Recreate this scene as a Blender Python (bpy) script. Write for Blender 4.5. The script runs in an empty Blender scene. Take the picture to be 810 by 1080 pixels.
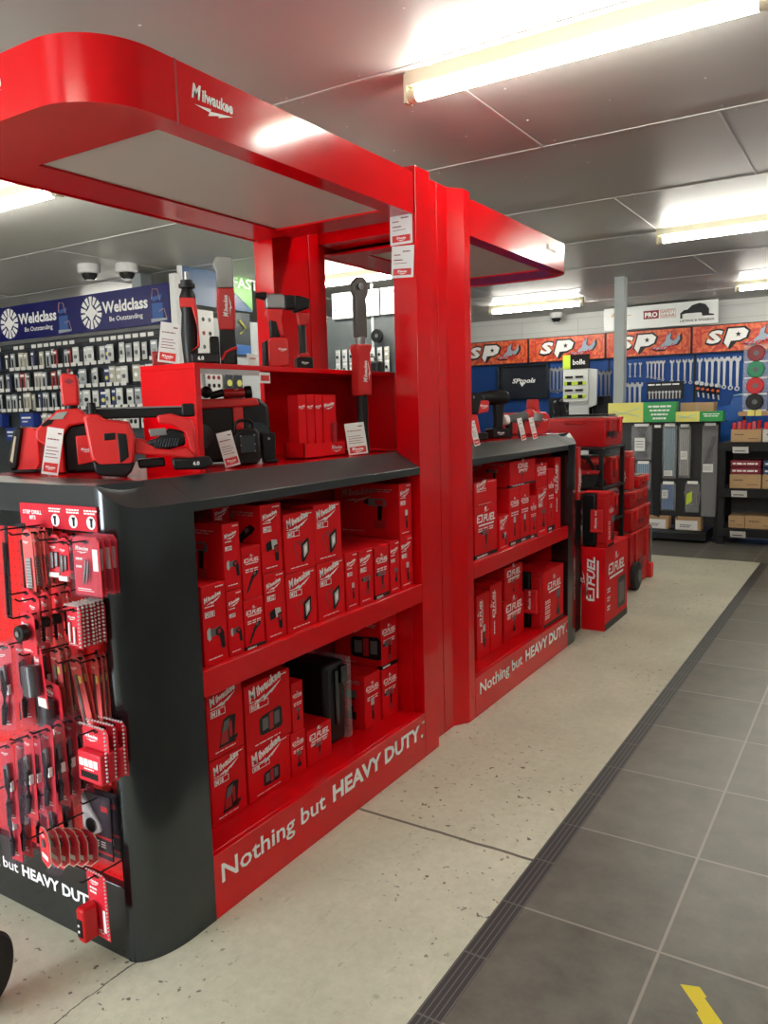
import bpy, math, random
from mathutils import Matrix, Vector
random.seed(7)
C = bpy.context.scene.collection
PI = math.pi
def R(d): return d*PI/180
# ------------------------------------------------------------------ materials
MATS = {}
def mat(name, col, rough=.5, metal=0., coat=0., var=.0, vscale=8., bump=0., bscale=60., emit=None, estr=0., trans=0., alpha=1., spec=.5, ior=None, rv=1.):
    if name in MATS: return MATS[name]
    m = bpy.data.materials.new(name); m.use_nodes = True
    nt = m.node_tree; b = nt.nodes['Principled BSDF']
    c = tuple(col)+(1,)
    b.inputs['Base Color'].default_value = c
    b.inputs['Roughness'].default_value = rough
    b.inputs['Metallic'].default_value = metal
    b.inputs['Coat Weight'].default_value = coat
    b.inputs['Coat Roughness'].default_value = .12
    b.inputs['Specular IOR Level'].default_value = spec
    if ior: b.inputs['IOR'].default_value = ior
    if trans: b.inputs['Transmission Weight'].default_value = trans
    if alpha < 1: b.inputs['Alpha'].default_value = alpha
    tc = nt.nodes.new('ShaderNodeTexCoord')
    no = nt.nodes.new('ShaderNodeTexNoise'); no.inputs['Scale'].default_value = vscale; no.inputs['Detail'].default_value = 5
    nt.links.new(tc.outputs['Object'], no.inputs['Vector'])
    mr = nt.nodes.new('ShaderNodeMapRange')
    mr.inputs['To Min'].default_value = max(0, rough-.05*rv); mr.inputs['To Max'].default_value = min(1, rough+.07*rv)
    nt.links.new(no.outputs['Fac'], mr.inputs['Value']); nt.links.new(mr.outputs['Result'], b.inputs['Roughness'])
    if var:
        mx = nt.nodes.new('ShaderNodeMix'); mx.data_type = 'RGBA'
        mx.inputs['A'].default_value = tuple(x*(1-var) for x in col)+(1,)
        mx.inputs['B'].default_value = tuple(min(1, x*(1+var)) for x in col)+(1,)
        nt.links.new(no.outputs['Fac'], mx.inputs['Factor']); nt.links.new(mx.outputs['Result'], b.inputs['Base Color'])
    if bump:
        n2 = nt.nodes.new('ShaderNodeTexNoise'); n2.inputs['Scale'].default_value = bscale
        nt.links.new(tc.outputs['Object'], n2.inputs['Vector'])
        bp = nt.nodes.new('ShaderNodeBump'); bp.inputs['Strength'].default_value = bump; bp.inputs['Distance'].default_value = .002
        nt.links.new(n2.outputs['Fac'], bp.inputs['Height']); nt.links.new(bp.outputs['Normal'], b.inputs['Normal'])
    if emit:
        b.inputs['Emission Color'].default_value = tuple(emit)+(1,); b.inputs['Emission Strength'].default_value = estr
    MATS[name] = m
    return m
RED = mat('painted_red_steel', (.66,.001,.005), .13, 0, 0, .05, 3, spec=.45, rv=.5)
DRED = mat('carton_red', (.70,.003,.008), .5, 0, 0, .06, 10, spec=.2)
TRED = mat('tool_red_plastic', (.52,.006,.010), .36, spec=.4)
DARK = mat('charcoal_steel', (.075,.083,.090), .17, .9, 0, 0, 4, rv=.1)
DARKTOP = mat('charcoal_top', (.024,.027,.029), .33, 0, 0, .1, 4)
BLK = mat('black_plastic', (.005,.005,.006), .40, 0, 0, .1, 20, .1, 300, spec=.35)
GRY = mat('grey_plastic', (.13,.13,.135), .5)
WHT = mat('white_print', (.93,.92,.91), .6)
PAPER = mat('white_card', (.80,.79,.77), .5)
SILV = mat('brushed_metal', (.34,.34,.345), .36, 1.)
STEEL = mat('dark_steel', (.25,.25,.26), .35, 1.)
PANEL = mat('canopy_liner', (.56,.51,.46), .42, 0, 0, .04, 2)
CARD = mat('cardboard', (.48,.31,.16), .7, 0, 0, .12, 10)
YEL = mat('yellow_print', (.80,.74,.18), .5)
GRN = mat('green_print', (.02,.33,.07), .45)
LIME = mat('lime_print', (.55,.75,.05), .5)
BLUE = mat('blue_panel', (.008,.055,.24), .5, 0, 0, .1, 4, spec=.25)
BLU2 = mat('blue_plastic', (.01,.12,.50), .4)
NAVY = mat('navy_banner', (.006,.007,.11), .4, spec=.3)
SKYB = mat('light_blue_print', (.25,.45,.65), .5)
WALLM = mat('painted_wall', (.72,.74,.72), .6, 0, 0, .05, 2)
CEILM = mat('ceiling_sheet', (.44,.435,.41), .42, 0, 0, .05, 1.5)
GALV = mat('grey_painted_post', (.42,.46,.46), .45, 0, 0, .06, 6)
SHELFM = mat('dark_shelf_steel', (.010,.011,.013), .45, spec=.3)
FILM = mat('clear_blister', (.30,.22,.30), .08, 0, 0, 0, 5, alpha=.09)
BAG = mat('clear_bag', (.55,.56,.58), .16, 0, 0, .1, 9, alpha=.22)
SCREEN = mat('grey_screen', (.33,.36,.33), .25)
GLOW = mat('fluorescent_tube', (1,1,1), .4, emit=(1.,.97,.88), estr=29.)
RUB = mat('black_rubber', (.015,.015,.015), .6)
TAGM = mat('tape_yellow', (.75,.60,.03), .6)
MAROON = mat('maroon_print', (.25,.02,.03), .5)
ORNG = mat('orange_print', (.75,.12,.02), .45)
# ------------------------------------------------------------------ geometry
_txt = {}
def text_mesh(s, bold=0., shear=0.):
    k = (s, bold, shear)
    if k in _txt: return _txt[k]
    cu = bpy.data.curves.new('t', 'FONT'); cu.body = s; cu.size = 1.; cu.offset = bold; cu.shear = shear; cu.resolution_u = 2
    o = bpy.data.objects.new('t', cu); C.objects.link(o)
    bpy.context.view_layer.update()
    me = bpy.data.meshes.new_from_object(o.evaluated_get(bpy.context.evaluated_depsgraph_get()))
    v = [tuple(x.co) for x in me.vertices]; f = [tuple(p.vertices) for p in me.polygons]
    bpy.data.objects.remove(o); bpy.data.meshes.remove(me); bpy.data.curves.remove(cu)
    x0 = min([p[0] for p in v] or [0]); x1 = max([p[0] for p in v] or [1])
    v = [(p[0]-x0, p[1]) for p in v]
    _txt[k] = (v, f, x1-x0)
    return _txt[k]
class G:
    def __init__(s): s.v = []; s.f = []; s.m = []; s.T = Matrix()
    def add(s, vs, fs, mi=0):
        n = len(s.v)
        s.v += [s.T @ Vector(p) for p in vs]
        s.f += [tuple(i+n for i in f) for f in fs]; s.m += [mi]*len(fs)
        return s
    def box(s, x0, x1, y0, y1, z0, z1, mi=0):
        x0, x1 = min(x0,x1), max(x0,x1); y0, y1 = min(y0,y1), max(y0,y1); z0, z1 = min(z0,z1), max(z0,z1)
        return s.add([(x0,y0,z0),(x1,y0,z0),(x1,y1,z0),(x0,y1,z0),(x0,y0,z1),(x1,y0,z1),(x1,y1,z1),(x0,y1,z1)],
              [(0,3,2,1),(4,5,6,7),(0,1,5,4),(1,2,6,5),(2,3,7,6),(3,0,4,7)], mi)
    def prism(s, pts, a, b, plane='xz', mi=0):
        area = sum(pts[i][0]*pts[(i+1)%len(pts)][1]-pts[(i+1)%len(pts)][0]*pts[i][1] for i in range(len(pts)))
        if area < 0: pts = pts[::-1]
        n = len(pts); lo, hi = min(a,b), max(a,b)
        if plane == 'xz': f = lambda p, d: (p[0], d, p[1]); lo, hi = hi, lo
        elif plane == 'xy': f = lambda p, d: (p[0], p[1], d)
        else: f = lambda p, d: (d, p[0], p[1])
        vs = [f(p, lo) for p in pts]+[f(p, hi) for p in pts]
        return s.add(vs, [tuple(range(n))[::-1], tuple(range(n, 2*n))]+[(i, (i+1)%n, n+(i+1)%n, n+i) for i in range(n)], mi)
    def cyl(s, p0, p1, r0, r1=None, n=14, mi=0, cap=True):
        r1 = r0 if r1 is None else r1
        p0 = Vector(p0); p1 = Vector(p1); d = (p1-p0).normalized()
        u = d.orthogonal().normalized(); w = d.cross(u)
        vs = [];
        for p, r in ((p0, r0), (p1, r1)):
            for i in range(n):
                a = 2*PI*i/n; vs.append(p+u*(r*math.cos(a))+w*(r*math.sin(a)))
        fs = [(i, (i+1)%n, n+(i+1)%n, n+i) for i in range(n)]
        if cap: fs += [tuple(range(n))[::-1], tuple(range(n, 2*n))]
        return s.add(vs, fs, mi)
    def tube(s, pts, r, n=8, mi=0):
        pts = [Vector(p) for p in pts]; vs = []
        up = Vector((0,0,1))
        for i, p in enumerate(pts):
            d = (pts[min(i+1, len(pts)-1)]-pts[max(i-1, 0)]).normalized()
            u = d.cross(up)
            if u.length < .05: u = d.cross(Vector((1,0,0)))
            u.normalize(); w = u.cross(d)
            rr = r[i] if isinstance(r, (list, tuple)) else r
            for k in range(n):
                a = 2*PI*k/n; vs.append(p+u*(rr*math.cos(a))+w*(rr*math.sin(a)))
        fs = []
        for i in range(len(pts)-1):
            for k in range(n):
                fs.append((i*n+k, i*n+(k+1)%n, (i+1)*n+(k+1)%n, (i+1)*n+k))
        fs += [tuple(range(n))[::-1], tuple(range(len(vs)-n, len(vs)))]
        return s.add(vs, fs, mi)
    def lathe(s, prof, o=(0,0,0), axis='z', n=18, mi=0):
        vs = []; o = Vector(o)
        for r, h in prof:
            for k in range(n):
                a = 2*PI*k/n; c, q = r*math.cos(a), r*math.sin(a)
                vs.append(o+Vector({'z': (c,q,h), 'y': (c,h,q), 'x': (h,c,q)}[axis]))
        fs = []
        for i in range(len(prof)-1):
            for k in range(n):
                q = (i*n+k, i*n+(k+1)%n, (i+1)*n+(k+1)%n, (i+1)*n+k)
                fs.append(q if axis != 'y' else q[::-1])
        fs += [tuple(range(n))[::-1], tuple(range(len(vs)-n, len(vs)))]
        return s.add(vs, fs, mi)
    def ball(s, c, r, n=14, mi=0, k=7):
        rx, ry, rz = r if isinstance(r, (tuple, list)) else (r, r, r)
        vs = [(c[0],c[1],c[2]-rz)]
        for j in range(1, k):
            t = -PI/2+PI*j/k
            for i in range(n):
                a = 2*PI*i/n; vs.append((c[0]+rx*math.cos(t)*math.cos(a), c[1]+ry*math.cos(t)*math.sin(a), c[2]+rz*math.sin(t)))
        vs.append((c[0],c[1],c[2]+rz)); L = len(vs)-1
        fs = [(0, 1+(i+1)%n, 1+i) for i in range(n)]
        for j in range(k-2):
            for i in range(n): a = 1+j*n; fs.append((a+i, a+(i+1)%n, a+n+(i+1)%n, a+n+i))
        a = 1+(k-2)*n
        fs += [(a+i, a+(i+1)%n, L) for i in range(n)]
        return s.add(vs, fs, mi)
    def text(s, t, x, z, y, h, bold=.01, shear=0., w=None, rot=0., mi=0, align='l', sq=1.):
        """lettering in the xz plane facing -y; h = capital height; w = total width if given"""
        v, f, tw = text_mesh(t, bold, shear)
        k = h/.73; kx = (w/tw) if w else k*sq
        off = {'l': 0, 'c': -tw*kx/2, 'r': -tw*kx}[align]
        c, q = math.cos(rot), math.sin(rot)
        vs = []
        for px, pz in v:
            a, b = px*kx+off, pz*k
            vs.append((x+a*c-b*q, y, z+a*q+b*c))
        return s.add(vs, f, mi)
    def bars(s, x, z, y, w, h, n=1, gap=None, mi=0):
        """rows of tiny unreadable print"""
        gap = gap or h*1.9; q = random.Random(int(abs(x*7e3+z*9e3)))
        for k in range(n):
            cx = x
            while cx < x+w*(1 if k % 2 == 0 else .8):
                l = min(w*q.uniform(.12,.3), x+w-cx)
                s.add([(cx,y,z-k*gap),(cx+l,y,z-k*gap),(cx+l,y,z-k*gap+h),(cx,y,z-k*gap+h)], [(0,1,2,3)], mi); cx += l+w*.04
        return s
    def poly(s, pts, y, mi=0, o=(0,0), k=1., kz=None):
        kz = k if kz is None else kz
        p = [(o[0]+a*k, o[1]+b*kz) for a, b in pts]
        ar = sum(p[i][0]*p[(i+1)%len(p)][1]-p[(i+1)%len(p)][0]*p[i][1] for i in range(len(p)))
        if ar < 0: p = p[::-1]
        return s.add([(a, y, b) for a, b in p], [tuple(range(len(p)))], mi)
def empty(name, loc=(0,0,0), rz=0., label=None, cat=None, group=None, rot=None):
    o = bpy.data.objects.new(name, None); C.objects.link(o)
    o.location = loc; o.rotation_euler = rot if rot else (0,0,rz); o.empty_display_size = .05
    if label: o['label'] = label; o['category'] = cat
    if group: o['group'] = group
    return o
def build(g, name, mats, parent=None, bevel=0., smooth=True, label=None, cat=None, group=None, kind=None, loc=None, rz=0., seg=2, world=False):
    if not isinstance(mats, (list, tuple)): mats = [mats]
    me = bpy.data.meshes.new(name)
    vs = g.v
    if world and parent is not None:
        Mi = Matrix.LocRotScale(parent.location, parent.rotation_euler, None).inverted(); vs = [Mi @ Vector(p) for p in vs]
    me.from_pydata([tuple(p) for p in vs], [], g.f)
    for m in mats: me.materials.append(m)
    if len(mats) > 1: me.polygons.foreach_set('material_index', g.m)
    if smooth:
        me.polygons.foreach_set('use_smooth', [True]*len(me.polygons)); me.set_sharp_from_angle(angle=R(32))
    me.update()
    o = bpy.data.objects.new(name, me); C.objects.link(o)
    if parent is not None: o.parent = parent
    if loc: o.location = loc
    if rz: o.rotation_euler = (0,0,rz)
    if bevel:
        b = o.modifiers.new('bevel', 'BEVEL'); b.width = bevel; b.segments = seg; b.limit_method = 'ANGLE'; b.angle_limit = R(40)
    if label: o['label'] = label
    if cat: o['category'] = cat
    if group: o['group'] = group
    if kind: o['kind'] = kind
    return o
def copy_tree(o, parent=None):
    c = o.copy(); C.objects.link(c)
    if parent is not None: c.parent = parent
    for ch in list(o.children): copy_tree(ch, c)
    return c
def place(proto, used, loc, rz=0., label=None, group=None):
    """first call moves the prototype itself, later calls copy it"""
    o = proto if not used else copy_tree(proto)
    o.location = loc; o.rotation_euler = (0,0,rz)
    if label: o['label'] = label
    if group: o['group'] = group
    return o
S = PI/2     # side-facing things: local front (-y) looks to world +x
# ------------------------------------------------------------------ room
def floor_mats():
    m = bpy.data.materials.new('worn_concrete'); m.use_nodes = True; nt = m.node_tree; N = nt.nodes; L = nt.links
    b = N['Principled BSDF']; tc = N.new('ShaderNodeTexCoord')
    def noise(sc, det=6, ro=.6):
        n = N.new('ShaderNodeTexNoise'); n.inputs['Scale'].default_value = sc; n.inputs['Detail'].default_value = det; n.inputs['Roughness'].default_value = ro
        L.new(tc.outputs['Object'], n.inputs['Vector']); return n
    def ramp(src, a, b_, ca, cb):
        r = N.new('ShaderNodeValToRGB'); r.color_ramp.elements[0].position = a; r.color_ramp.elements[1].position = b_
        r.color_ramp.elements[0].color = ca+(1,); r.color_ramp.elements[1].color = cb+(1,); L.new(src, r.inputs[0]); return r
    def mix(f, a, b_, mode='MIX'):
        x = N.new('ShaderNodeMix'); x.data_type = 'RGBA'; x.blend_type = mode
        if isinstance(f, float): x.inputs['Factor'].default_value = f
        else: L.new(f, x.inputs['Factor'])
        for k, s_ in (('A', a), ('B', b_)):
            if isinstance(s_, tuple): x.inputs[k].default_value = s_+(1,)
            else: L.new(s_, x.inputs[k])
        return x.outputs['Result']
    base = ramp(noise(1.6).outputs['Fac'], .3, .7, (.48,.465,.355), (.64,.62,.49)).outputs[0]
    fine = ramp(noise(28, 8, .75).outputs['Fac'], .35, .6, (.90,.90,.90), (1.03,1.03,1.03)).outputs[0]
    c = mix(1., base, fine, 'MULTIPLY')
    # dark specks of grime, thicker in patches
    sp = ramp(noise(34, 3, .5).outputs['Fac'], .64, .675, (0,0,0), (1,1,1)).outputs[0]
    pa = ramp(noise(1.3, 3, .6).outputs['Fac'], .46, .58, (.05,.05,.05), (1,1,1)).outputs[0]
    f = N.new('ShaderNodeMath'); f.operation = 'MULTIPLY'; L.new(sp, f.inputs[0]); L.new(pa, f.inputs[1])
    c = mix(f.outputs[0], c, (.15,.13,.10))
    # worn streaks along Y
    mp = N.new('ShaderNodeMapping'); mp.inputs['Scale'].default_value = (9, 2.2, 1); L.new(tc.outputs['Object'], mp.inputs['Vector'])
    ns = N.new('ShaderNodeTexNoise'); ns.inputs['Scale'].default_value = 3; ns.inputs['Detail'].default_value = 9; ns.inputs['Roughness'].default_value = .8
    L.new(mp.outputs[0], ns.inputs['Vector'])
    st = ramp(ns.outputs['Fac'], .585, .68, (0,0,0), (.6,.6,.6)).outputs[0]
    c = mix(st, c, (.26,.235,.18))
    # saw-cut joint and hairline crack, drawn by distance from a wobbling line
    sx = N.new('ShaderNodeSeparateXYZ'); L.new(tc.outputs['Object'], sx.inputs[0])
    def line(expr_y, width, wob, wsc):
        n = N.new('ShaderNodeTexNoise'); n.inputs['Scale'].default_value = wsc; n.inputs['Detail'].default_value = 6; L.new(tc.outputs['Object'], n.inputs['Vector'])
        m1 = N.new('ShaderNodeMath'); m1.operation = 'MULTIPLY_ADD'; L.new(n.outputs['Fac'], m1.inputs[0]); m1.inputs[1].default_value = wob; m1.inputs[2].default_value = -wob/2
        a_, b2 = expr_y   # coordinate name, target
        m2 = N.new('ShaderNodeMath'); m2.operation = 'ADD'; L.new(sx.outputs[a_], m2.inputs[0]); L.new(m1.outputs[0], m2.inputs[1])
        m3 = N.new('ShaderNodeMath'); m3.operation = 'SUBTRACT'; L.new(m2.outputs[0], m3.inputs[0]); m3.inputs[1].default_value = b2
        m4 = N.new('ShaderNodeMath'); m4.operation = 'ABSOLUTE'; L.new(m3.outputs[0], m4.inputs[0])
        m5 = N.new('ShaderNodeMath'); m5.operation = 'LESS_THAN'; L.new(m4.outputs[0], m5.inputs[0]); m5.inputs[1].default_value = width
        return m5.outputs[0]
    c = mix(line(('Y', 2.335), .007, .012, 9), c, (.13,.115,.09))
    cr = line(('X', -1.68), .0022, .09, 5)
    lt = N.new('ShaderNodeMath'); lt.operation = 'LESS_THAN'; L.new(sx.outputs['Y'], lt.inputs[0]); lt.inputs[1].default_value = 1.34
    cf = N.new('ShaderNodeMath'); cf.operation = 'MULTIPLY'; L.new(cr, cf.inputs[0]); L.new(lt.outputs[0], cf.inputs[1])
    c = mix(cf.outputs[0], c, (.10,.09,.07))
    L.new(c, b.inputs['Base Color']); b.inputs['Roughness'].default_value = .55
    bp = N.new('ShaderNodeBump'); bp.inputs['Strength'].default_value = .25; bp.inputs['Distance'].default_value = .003
    L.new(fine, bp.inputs['Height']); L.new(bp.outputs[0], b.inputs['Normal'])
    # ---- tiles
    t = bpy.data.materials.new('grey_floor_tile'); t.use_nodes = True; nt = t.node_tree; N = nt.nodes; L = nt.links
    b = N['Principled BSDF']; tc = N.new('ShaderNodeTexCoord'); sx = N.new('ShaderNodeSeparateXYZ'); L.new(tc.outputs['Object'], sx.inputs[0])
    def grout(ax, off, per, wd):
        a = N.new('ShaderNodeMath'); a.operation = 'SUBTRACT'; L.new(sx.outputs[ax], a.inputs[0]); a.inputs[1].default_value = off-per/2
        p = N.new('ShaderNodeMath'); p.operation = 'PINGPONG'; p.inputs[1].default_value = per/2; L.new(a.outputs[0], p.inputs[0])
        g = N.new('ShaderNodeMath'); g.operation = 'GREATER_THAN'; g.inputs[1].default_value = per/2-wd; L.new(p.outputs[0], g.inputs[0]); return g.outputs[0]
    g1 = grout('X', -.462, .53, .0042); g2 = grout('Y', 2.085, .53, .0042)
    mx = N.new('ShaderNodeMath'); mx.operation = 'MAXIMUM'; L.new(g1, mx.inputs[0]); L.new(g2, mx.inputs[1])
    def ids(ax, off):
        a = N.new('ShaderNodeMath'); a.operation = 'SUBTRACT'; L.new(sx.outputs[ax], a.inputs[0]); a.inputs[1].default_value = off
        d = N.new('ShaderNodeMath'); d.operation = 'DIVIDE'; L.new(a.outputs[0], d.inputs[0]); d.inputs[1].default_value = .53
        f = N.new('ShaderNodeMath'); f.operation = 'FLOOR'; L.new(d.outputs[0], f.inputs[0]); return f.outputs[0]
    cb = N.new('ShaderNodeCombineXYZ'); L.new(ids('X', -.462), cb.inputs[0]); L.new(ids('Y', 2.085), cb.inputs[1])
    wn = N.new('ShaderNodeTexWhiteNoise'); L.new(cb.outputs[0], wn.inputs['Vector'])
    no = N.new('ShaderNodeTexNoise'); no.inputs['Scale'].default_value = 7; no.inputs['Detail'].default_value = 9; no.inputs['Roughness'].default_value = .7; L.new(tc.outputs['Object'], no.inputs['Vector'])
    ad = N.new('ShaderNodeMath'); ad.operation = 'MULTIPLY_ADD'; L.new(wn.outputs['Value'], ad.inputs[0]); ad.inputs[1].default_value = .22; L.new(no.outputs['Fac'], ad.inputs[2])
    r = N.new('ShaderNodeValToRGB'); r.color_ramp.elements[0].position = .3; r.color_ramp.elements[1].position = .9
    r.color_ramp.elements[0].color = (.080,.075,.063,1); r.color_ramp.elements[1].color = (.19,.178,.150,1); L.new(ad.outputs[0], r.inputs[0])
    m_ = N.new('ShaderNodeMix'); m_.data_type = 'RGBA'; L.new(mx.outputs[0], m_.inputs['Factor']); L.new(r.outputs[0], m_.inputs['A']); m_.inputs['B'].default_value = (.28,.26,.22,1)
    L.new(m_.outputs['Result'], b.inputs['Base Color'])
    b.inputs['Roughness'].default_value = .36
    rr = N.new('ShaderNodeMapRange'); rr.inputs['To Min'].default_value = .30; rr.inputs['To Max'].default_value = .46; L.new(no.outputs['Fac'], rr.inputs['Value'])
    L.new(rr.outputs[0], b.inputs['Roughness'])
    # ---- ribbed edge strip
    s_ = bpy.data.materials.new('ribbed_edge_tile'); s_.use_nodes = True; nt = s_.node_tree; N = nt.nodes; L = nt.links
    b = N['Principled BSDF']; tc = N.new('ShaderNodeTexCoord'); sx = N.new('ShaderNodeSeparateXYZ'); L.new(tc.outputs['Object'], sx.inputs[0])
    g1 = grout('X', -.8935, .0165, .0018); g2 = grout('Y', 2.085, .265, .003)
    mx = N.new('ShaderNodeMath'); mx.operation = 'MAXIMUM'; L.new(g1, mx.inputs[0]); L.new(g2, mx.inputs[1])
    m_ = N.new('ShaderNodeMix'); m_.data_type = 'RGBA'; L.new(mx.outputs[0], m_.inputs['Factor']); m_.inputs['A'].default_value = (.030,.031,.034,1); m_.inputs['B'].default_value = (.13,.125,.115,1)
    L.new(m_.outputs['Result'], b.inputs['Base Color']); b.inputs['Roughness'].default_value = .42
    return m, t, s_
CONC, TILE, STRIP = floor_mats()
XL, XR, YB, YF, H = -13., 4.5, -2.6, 12.65, 2.96
g = G()
def fq(x0, x1, y0, y1, mi): g.add([(x0,y0,0),(x1,y0,0),(x1,y1,0),(x0,y1,0)], [(0,1,2,3)], mi)
fq(XL, -.93, YB, 8.0, 0); fq(-.93, -.857, YB, 8.0, 2); fq(-.857, XR, YB, 8.0, 1)
fq(XL, XR, 8.08, YF, 1)
g.add([(XL,8.0,0),(XR,8.0,0),(XR,8.08,0),(XL,8.08,0)], [(0,1,2,3)], 1)
build(g, 'floor', [CONC, TILE, STRIP], kind='structure', smooth=False)
g = G(); g.box(XL-.1, XR+.1, YB-.1, YF+.1, H, H+.1); build(g, 'ceiling', CEILM, kind='structure', smooth=False)
g = G()
for y in [4.50+1.37*k for k in range(-5, 6)]:
    g.box(XL, XR, y-.008, y+.008, H-.004, H+.001)
for k, y in enumerate([4.50+1.37*k for k in range(-5, 6)]):
    for x in [-.79+2.70*j+(-.93 if k%2 else 0) for j in range(-5, 3)]:
        if XL < x < XR: g.box(x-.007, x+.007, y-1.37, y, H-.004, H+.001)
g2 = G()
rnd = random.Random(3)
for y in [4.50+1.37*k for k in range(-3, 6)]:
    for i in range(34):
        x = -10+i*.42
        for dy in (.05, .45, .9, 1.3):
            xx = x+rnd.uniform(-.05,.05); yy = y-dy+rnd.uniform(-.03,.03)
            if rnd.random() < .55 and yy < YF: g2.cyl((xx,yy,H-.002), (xx,yy,H+.001), .006, n=6)
build(g, 'trim_1', mat('ceiling_batten', (.56,.555,.54), .5), kind='structure', smooth=False)
build(g2, 'trim_2', mat('ceiling_screw', (.74,.73,.71), .5), kind='structure', smooth=False)
g = G(); g.box(XL-.1, XR+.1, YF, YF+.12, 0, H)
build(g, 'wall_back', WALLM, kind='structure', smooth=False)
g = G()
for zz in (2.1, 2.3, 2.5, 2.7, 2.88): g.box(XL, XR, YF-.004, YF+.001, zz-.003, zz+.003)
for k in range(14): g.box(-9+.95*k-.003, -9+.95*k+.003, YF-.004, YF+.001, 2.1, 2.88)
build(g, 'trim_3', mat('block_joint', (.50,.52,.51), .7), kind='structure', smooth=False)
g = G(); g.box(XL-.12, XL, YB-.1, YF+.1, 0, H); build(g, 'wall_left', WALLM, kind='structure', smooth=False)
g = G(); g.box(XR, XR+.12, YB-.1, YF+.1, 0, H); build(g, 'wall_right', WALLM, kind='structure', smooth=False)
# shopfront behind the photographer: wall with a wide glazed opening
g = G()
g.box(XL, XR, YB-.1, YB, 0, .04); g.box(XL, XR, YB-.1, YB, 2.5, H)
g.box(XL, -4.05, YB-.1, YB, .04, 2.5); g.box(-2.45, XR, YB-.1, YB, .04, 2.5)
build(g, 'wall_front', WALLM, kind='structure', smooth=False)
g = G()
for k in range(2):
    x = -4.05+k*1.6; g.box(x-.03, x+.03, YB-.09, YB-.03, .04, 2.5)
g.box(-4.05, -2.45, YB-.09, YB-.03, .04, .10); g.box(-4.05, -2.45, YB-.09, YB-.03, 2.44, 2.5)
build(g, 'window_1', mat('window_frame', (.6,.6,.6), .4), kind='structure', smooth=False)
# lighting ----------------------------------------------------------
def lamp(x0, x1, y, label, first=[None]):
    n = 0 if first[0] is None else 1
    if first[0] is None:
        r = empty('fluorescent_light', (0,0,H), label='x', cat='ceiling light', group='fluorescent batten lights on the ceiling')
        L_ = 1.25
        g = G(); g.prism([(-.045,0),(.045,0),(.030,-.052),(-.030,-.052)], 0, L_, 'yz'); g.box(-.012, 0, -.028, .028, -.12, -.0); g.box(L_, L_+.012, -.028, .028, -.12, 0)
        build(g, 'batten_body', mat('lamp_body', (.78,.74,.55), .5), r)
        g = G(); g.cyl((.004,0,-.088), (L_-.004,0,-.088), .027, n=16); build(g, 'tube', GLOW, r)
        g = G(); g.cyl((-.004,0,-.088),(.035,0,-.088), .029, n=14); g.cyl((L_-.035,0,-.088),(L_+.004,0,-.088), .029, n=14); build(g, 'lamp_holder', mat('lamp_holder', (.75,.68,.5), .5), r)
        first[0] = r
    r = place(first[0], n, (x0, y, H), 0, label)
    r.scale = ((x1-x0)/1.25, 1, 1)
    return r
LY = (-1.7, -.75, 3.22, 7.17, 10.85)
lamp(-1.85, -.40, LY[2], 'long fluorescent ceiling light nearest the camera, at the top right')
lamp(-1.71, -.26, LY[3], 'fluorescent ceiling light at the right edge, in the second row back')
lamp(-4.95, -3.58, LY[4], 'fluorescent ceiling light over the orange banners, left of the grey post')
lamp(-1.64, -.2, LY[4], 'far fluorescent ceiling light at the right edge, right of the white sponsor sign')
lamp(-5.8, -4.33, LY[2], 'fluorescent ceiling light at the left edge, seen under the big red canopy')
lamp(-5.6, -4.2, LY[3], 'fluorescent ceiling light seen through the opening between the red columns')
for k, (x, y) in enumerate(((-1.8,LY[1]),(-5.4,LY[1]),(-9.3,LY[2]),(-9.3,LY[3]),(.9,LY[2]),(.9,LY[1]),(2.6,LY[3]))):  # unseen lamps; the right-hand ones are added for more side light
    lamp(x, x+1.3, y, 'fluorescent batten light outside the photo')
w = bpy.data.worlds.new('sky'); bpy.context.scene.world = w; w.use_nodes = True
bg = w.node_tree.nodes['Background']; sk = w.node_tree.nodes.new('ShaderNodeTexSky'); sk.sky_type = 'NISHITA'; sk.sun_disc = False; sk.sun_elevation = R(40)
w.node_tree.links.new(sk.outputs[0], bg.inputs[0]); bg.inputs[1].default_value = .35
ld = bpy.data.lights.new('shopfront_daylight', 'AREA'); ld.shape = 'RECTANGLE'; ld.size = 1.5; ld.size_y = 2.4; ld.energy = 72; ld.color = (.93,.97,1.)
lo = bpy.data.objects.new('shopfront_daylight', ld); C.objects.link(lo); lo.location = (-3.25, YB-.15, 1.27); lo.rotation_euler = (R(90), 0, 0)
# camera -------------------------------------------------------------
cd = bpy.data.cameras.new('camera'); co = bpy.data.objects.new('camera', cd); C.objects.link(co)
cd.sensor_fit = 'VERTICAL'; cd.sensor_height = 24; cd.lens = 24*835.1455/1080; cd.clip_start = .02
m3 = Matrix(((.84604901,-.04621603,.53109806),(.53247993,.12149362,-.837678),(-.02581087,.9915157,.12739867)))
co.matrix_world = Matrix.Translation((0,0,1.5)) @ m3.to_4x4()
sc = bpy.context.scene; sc.camera = co
sc.view_settings.view_transform = 'Standard'; sc.view_settings.look = 'None'; sc.view_settings.exposure = 1.28; sc.view_settings.gamma = 1; sc.view_settings.use_curve_mapping = False
sc.cycles.use_denoising = True; sc.cycles.max_bounces = 5; sc.cycles.diffuse_bounces = 3; sc.cycles.glossy_bounces = 3; sc.cycles.transparent_max_bounces = 12; sc.cycles.caustics_reflective = False; sc.cycles.sample_clamp_indirect = 6
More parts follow.
